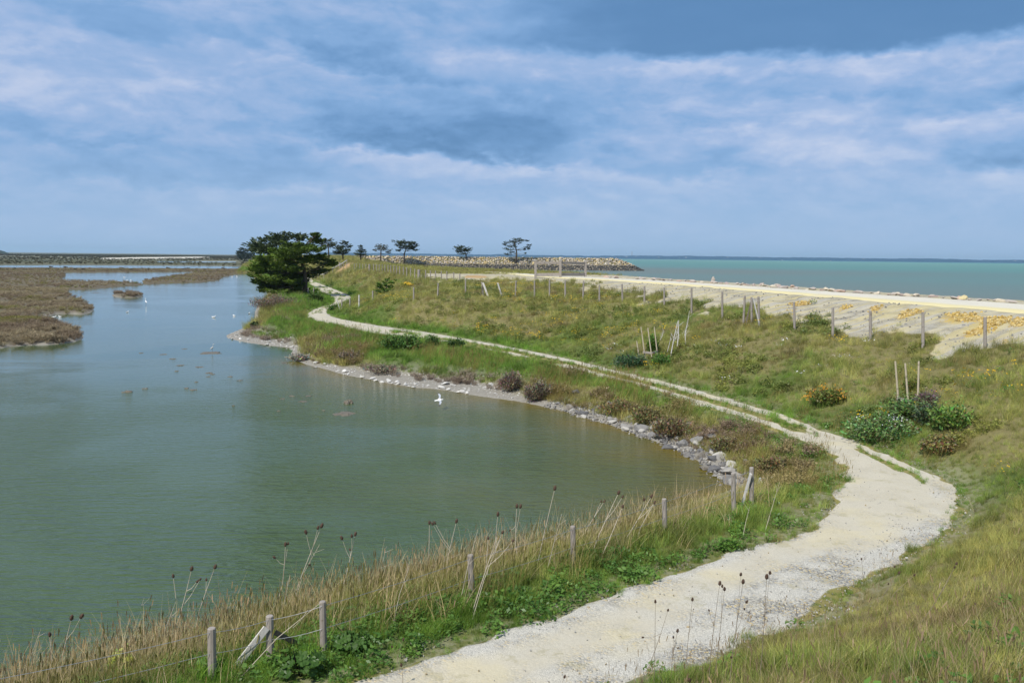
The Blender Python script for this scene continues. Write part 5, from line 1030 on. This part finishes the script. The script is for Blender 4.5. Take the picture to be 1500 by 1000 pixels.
bankT = [((82,1000),[(104,908),(120,903)]),((76,1004),[(73,932,.8)]),((250,935),[(280,836),(288,852,.7),(290,852,.6)]),((262,915),[(254,846,.9)]),((285,925),[(314,833),(300,853,.6)]),((405,885),[(418,800),(405,816,.8),(421,799,.7)]),((426,890),[(470,773,1.1),(466,774,.9),(449,782),(452,828,.6)]),((498,870),[(520,785),(516,786,.8),(502,790),(512,808,.6)]),((625,850),[(629,768,.9)]),((650,850),[(668,766,1),(635,768,.8),(638,768,.8)]),((728,840),[(729,756)]),((760,825),[(757,744),(762,743),(748,775,.5)]),((786,830),[(812,718,1.1)]),((690,900),[(728,786,0),(735,782,.7),(750,792,.6),(715,790,.6)]),((842,800),[(884,736,.8),(880,736,.6)]),((864,815),[(905,724,1),(911,730,.7)]),((876,822),[(911,744,.8)]),((908,800),[(953,729),(943,733,.8),(957,738,.6)]),((932,792),[(958,737,.7)]),((1052,756),[(1044,744,.0)])]
for i, (b, hds) in enumerate(bankT[:-1]): teasel(b, hds, 'bleached teasel, %s from the left among those in the pond bank grass' % ordn[i], 'teasels in the tall grass by the pond', m_stem, .0095, 1.5)
# loose bleached stalks leaning in the reeds
for i, (a, b) in enumerate([((672,888),(700,775)),((690,910),(732,790)),((410,905),(425,842)),((230,965),(258,880)),((196,930),(211,875)),((575,915),(600,828)),((800,838),(823,752)),((350,990),(470,882)),((30,1000),(58,925)),((430,880),(468,797)),((1087,790),(1098,742)),((1120,778),(1142,706)),((640,860),(652,812)),((545,880),(566,800))]):
    p = G(*a); q_ = at(b[0], b[1], p.y); o_ = MB(); o_.tube([Vector((0, 0, -.05)), (q_ - p) * .5 + Vector((random.gauss(0, .03), 0, .02)), q_ - p], [.008, .006, .003], 5)
    for k in range(3):
        u = random.uniform(.5, .95); o_.tube([(q_ - p) * u, (q_ - p) * u + Vector((random.gauss(.05, .08), random.gauss(0, .05), random.uniform(.08, .2)))], [.004, .002], 4)
    tag(link('dry_stalk', mesh('dry_stalk', o_.v, o_.f), m_stem, None, p), 'bleached leaning dry stalk, %s from the left among loose stalks in the bank grass' % ordn[[0,1,2,3,4,5,6,7,8,9,10,11,12,13][i]], 'dry stalk', 'bleached stalks leaning in the bank grass')
# ------------------------------------------------------------------ birds
def birdmat(name, ramp_fn):
    m, t = mat(name); P = t.node('ShaderNodeTexCoord').outputs['Object']; c = ramp_fn(t, *t.node('ShaderNodeSeparateXYZ', {'Vector': P}).outputs); principled(t, c, .7, None, .2); return m
def skin_body(name, chain, m, parent=None, loc=(0, 0, 0), rot=(0, 0, 0), extra=None, sub=2):
    """one continuous body grown over a skeleton of joints: (position, (rx, ry), parent index)"""
    me = bpy.data.meshes.new(name); me.from_pydata([c[0] for c in chain], [(c[2], i) for i, c in enumerate(chain) if c[2] is not None], [])
    o = link(name, me, m, parent, loc); o.rotation_euler = rot; md = o.modifiers.new('skin', 'SKIN')
    for i, c in enumerate(chain): me.skin_vertices[0].data[i].radius = c[1]
    me.skin_vertices[0].data[0].use_root = True; s = o.modifiers.new('sub', 'SUBSURF'); s.levels = sub; s.render_levels = sub; return o
m_gull = birdmat('gull plumage', lambda t, x, y, z: t.mix(t.rng(t.math('ABSOLUTE', y), .34, .42), t.mix(t.rng(t.math('ABSOLUTE', y), .05, .09), (.80, .80, .80), (.36, .39, .44)), (.05, .05, .055)))
gl = at(643, 586, 46)
gull = skin_body('gull', [((0, 0, 0), (.06, .055), None), ((.09, 0, .012), (.05, .045), 0), ((.15, 0, .03), (.032, .03), 1), ((.19, 0, .035), (.034, .032), 2), ((.225, 0, .028), (.012, .012), 3), ((.25, 0, .02), (.005, .005), 4), ((-.10, 0, .0), (.04, .03), 0), ((-.18, 0, -.005), (.035, .012), 6), ((-.23, 0, -.005), (.045, .006), 7),
   ((.05, .10, .05), (.055, .014), 0), ((.075, .22, .10), (.06, .010), 9), ((.03, .36, .09), (.045, .007), 10), ((-.05, .48, .05), (.018, .004), 11), ((.05, -.10, .05), (.055, .014), 0), ((.075, -.22, .10), (.06, .010), 13), ((.03, -.36, .09), (.045, .007), 14), ((-.05, -.48, .05), (.018, .004), 15)], m_gull, None, gl, (math.radians(38), math.radians(-4), math.radians(8)))
gull.scale = (1.0, 1.0, 1.0); tag(gull, 'grey winged white gull gliding low over the pond', 'gull')
m_white = birdmat('white plumage', lambda t, x, y, z: t.mix(t.rng(x, .30, .34), (.80, .80, .79), (.25, .2, .1)))
def wader(p, h, label, face, m):
    e = empty('egret', p, label, 'egret'); s = h / .95; k = lambda a: tuple(q * s for q in a); c = math.cos(face)
    o = skin_body('body', [(k((0, 0, .45)), k((.085, .09)), None), (k((.09, 0, .52)), k((.06, .06)), 0), (k((.13, 0, .62)), k((.028, .028)), 1), (k((.10, 0, .74)), k((.022, .022)), 2), (k((.14, 0, .86)), k((.022, .022)), 3), (k((.18, 0, .90)), k((.028, .026)), 4), (k((.25, 0, .885)), k((.012, .012)), 5), (k((.36, 0, .86)), k((.004, .004)), 6), (k((-.12, 0, .40)), k((.06, .05)), 0), (k((-.25, 0, .33)), k((.02, .015)), 8)], m, e)
    mb = MB(); mb.tube([Vector(k((.02, .04, .42))), Vector(k((-.01, .045, .22))), Vector(k((.015, .045, -.06)))], [.011 * s, .008 * s, .007 * s], 6); mb.build('leg', m_dark, e); mb = MB(); mb.tube([Vector(k((.02, -.04, .42))), Vector(k((0, -.045, .22))), Vector(k((.03, -.045, -.06)))], [.011 * s, .008 * s, .007 * s], 6); mb.build('leg', m_dark, e)
    e.rotation_euler = (0, 0, face); return e
x, y = un(214, 447, 0); wader((x, y, 0), 1.15, 'tall white egret standing in the pond near the reed islet', 2.4, m_white)
m_heron = birdmat('pale grey plumage', lambda t, x, y, z: t.mix(t.rng(z, .55, .62), (.46, .45, .42), (.62, .61, .56)))
wader(heron_mud + Vector((.1, 0, .10)), .68, 'pale grey wading bird standing on the long low mud bar', .7, m_heron)
SW = [((0, 0, .05), (.10, .085), None), ((.12, 0, .07), (.07, .06), 0), ((.16, 0, .15), (.035, .035), 1), ((.19, 0, .205), (.042, .04), 2), ((.255, 0, .20), (.012, .012), 3), ((-.14, 0, .075), (.06, .05), 0), ((-.25, 0, .11), (.025, .015), 5)]
m_swim = birdmat('floating gull plumage', lambda t, x, y, z: t.mix(t.math('MULTIPLY', t.rng(z, .10, .13), t.rng(x, .1, .05)), (.80, .80, .79), (.52, .54, .56)))
for px, py, s, f, lb in [(313,465,1.5,.2,'floating white gull in midstream, left one of the pair off the bank'),(343,463,1.3,2.6,'floating white gull in midstream, right one of the pair off the bank'),(186.5,457.5,1.2,1,'small white gull floating alone near the tall egret'),(79,465.3,1.5,.3,'white gull on the mud edge of the left marsh, left of two'),(88,464.6,1.3,2.9,'white gull on the mud edge of the left marsh, right of two'),(378,443,1.4,.4,'white gull floating below the big cypress close to the bank'),(340,405.5,1.8,.2,'white gull on the far water, left of two by the marsh spit'),(347,405,1.8,2.7,'white gull on the far water, right of two by the marsh spit'),(182,406.5,1.8,.4,'white gull alone on the far pool inside the marsh'),(365,459.5,1.2,1.4,'white gull floating between the midstream pair and the bank'),(186,411,1.7,.1,'white gull at the near edge of the far pool, left of two'),(192,411.2,1.7,2.8,'white gull at the near edge of the far pool, right of two')]:
    x, y = un(px, py, 0); z = max(hz(x, y), 0); o = skin_body('floating_gull', SW, m_swim, None, (x, y, z), (0, 0, f), sub=1); s *= .78; o.scale = (s, s, s); tag(o, lb, 'gull', 'white gulls resting on the water')

# ------------------------------------------------------------------ the far shore, the left hill, a mast
def ridge(name, x0, x1, yb, width, h0, h1, fq, seed, m):
    n = 700; xs = np.linspace(x0, x1, n); V = []; Fc = []
    hgt = h0 + (h1 - h0) * fbm(xs / fq, xs * 0 + seed, seed, 3) + 5 * (vn(xs / 60, xs * 0, seed + 1) - .5) + 4 * (vn(xs / 26, xs * 0, seed + 2) - .5)
    prof = [(-.5, -.08), (-.46, .55), (-.38, .82), (-.2, .96), (0, 1), (.3, .6), (.5, -.1)]
    for i in range(n):
        for k, (u, v) in enumerate(prof): V.append((xs[i], yb(xs[i]) + u * width + 20 * (vn(xs[i] / 80 + k * 3.1, 0. * xs[i], 9) - .5), 1.0 + hgt[i] * max(v, 0) + (0 if v > 0 else -2)))
    k = len(prof); ii = np.arange(n * k).reshape(n, k); q_ = np.stack([ii[:-1, :-1], ii[1:, :-1], ii[1:, 1:], ii[:-1, 1:]], -1).reshape(-1, 4)
    tag(link(name, mesh(name, np.array(V), q_), m), kind='structure')
m_hill, t = mat('haze blue wooded shore'); P = t.node('ShaderNodeTexCoord').outputs['Object']
c = t.mix(t.noise(t.vm('MULTIPLY', P, (1, .1, 1)), .03, 4, .7), (.010, .045, .10), (.018, .065, .13)); c = t.mix(t.rng(t.vor(t.vm('MULTIPLY', P, (1, .02, 2.5)), .012), .11, .07), c, (.42, .42, .40)); principled(t, c, .95, None, .05)  # blue of the distant haze is put into the woods' base colour
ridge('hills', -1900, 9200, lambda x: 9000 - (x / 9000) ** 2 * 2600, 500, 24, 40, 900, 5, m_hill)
m_hill2, t = mat('wooded rise'); principled(t, (.035, .05, .035), .95, None, .05)
def mound(name, cx, cy, rx, ry, h, m):
    n = 60; V = []
    for i in range(n + 1):
        for j in range(n + 1):
            u, v = i / n * 2 - 1, j / n * 2 - 1; k = max(0, 1 - u * u - v * v); V.append((cx + u * rx, cy + v * ry, -.5 + h * k ** .8 * (.75 + .5 * float(vn(np.array(u * 9.), np.array(v * 9.), 4))) if k > 0 else -1.5))
    ii = np.arange((n + 1) ** 2).reshape(n + 1, n + 1); q_ = np.stack([ii[:-1, :-1], ii[1:, :-1], ii[1:, 1:], ii[:-1, 1:]], -1).reshape(-1, 4); tag(link(name, mesh(name, np.array(V), q_, True), m), kind='structure')
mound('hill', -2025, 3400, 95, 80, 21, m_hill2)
mt = MB(); X = 1290
for s in ((-1, -1), (1, -1), (1, 1), (-1, 1)): mt.bar((s[0] * 4, s[1] * 4, 0), (s[0] * 1.2, s[1] * 1.2, 66), 1.2, 1.2)
for k in range(9): h = k * 7.5; w_ = 4 - k * .33; mt.bar((-w_, -w_, h), (w_ - .3, -w_ + .3, h + 7.5), .7, .7); mt.bar((w_, -w_, h), (-w_ + .3, -w_ + .3, h + 7.5), .7, .7)
mt.bar((-4.5, 0, 66), (4.5, 0, 66), 3, 4)
e = mt.build('radio_mast', m_post, None, (923.5 / F * 0 + (923.5 - 750) / F * 8900, 8900, 8)); tag(e, 'thin lattice mast rising from the far shore across the bay', 'mast')

# ------------------------------------------------------------------ the air
bm = bmesh.new(); bmesh.ops.create_cube(bm, size=1); hm = bpy.data.meshes.new('haze'); bm.to_mesh(hm); bm.free()
m_haze, t = mat('haze'); v = t.node('ShaderNodeVolumePrincipled', {'Color': (.62, .86, 1.0), 'Density': 6e-5, 'Anisotropy': .2}); t.l.new(v.outputs[0], t.out.inputs[1])
ho = link('haze', hm, m_haze, None, (0, 0, 38)); ho.scale = (30000, 30000, 81); tag(ho, 'thin bluish sea air between here and the far shore', 'haze', kind='stuff')
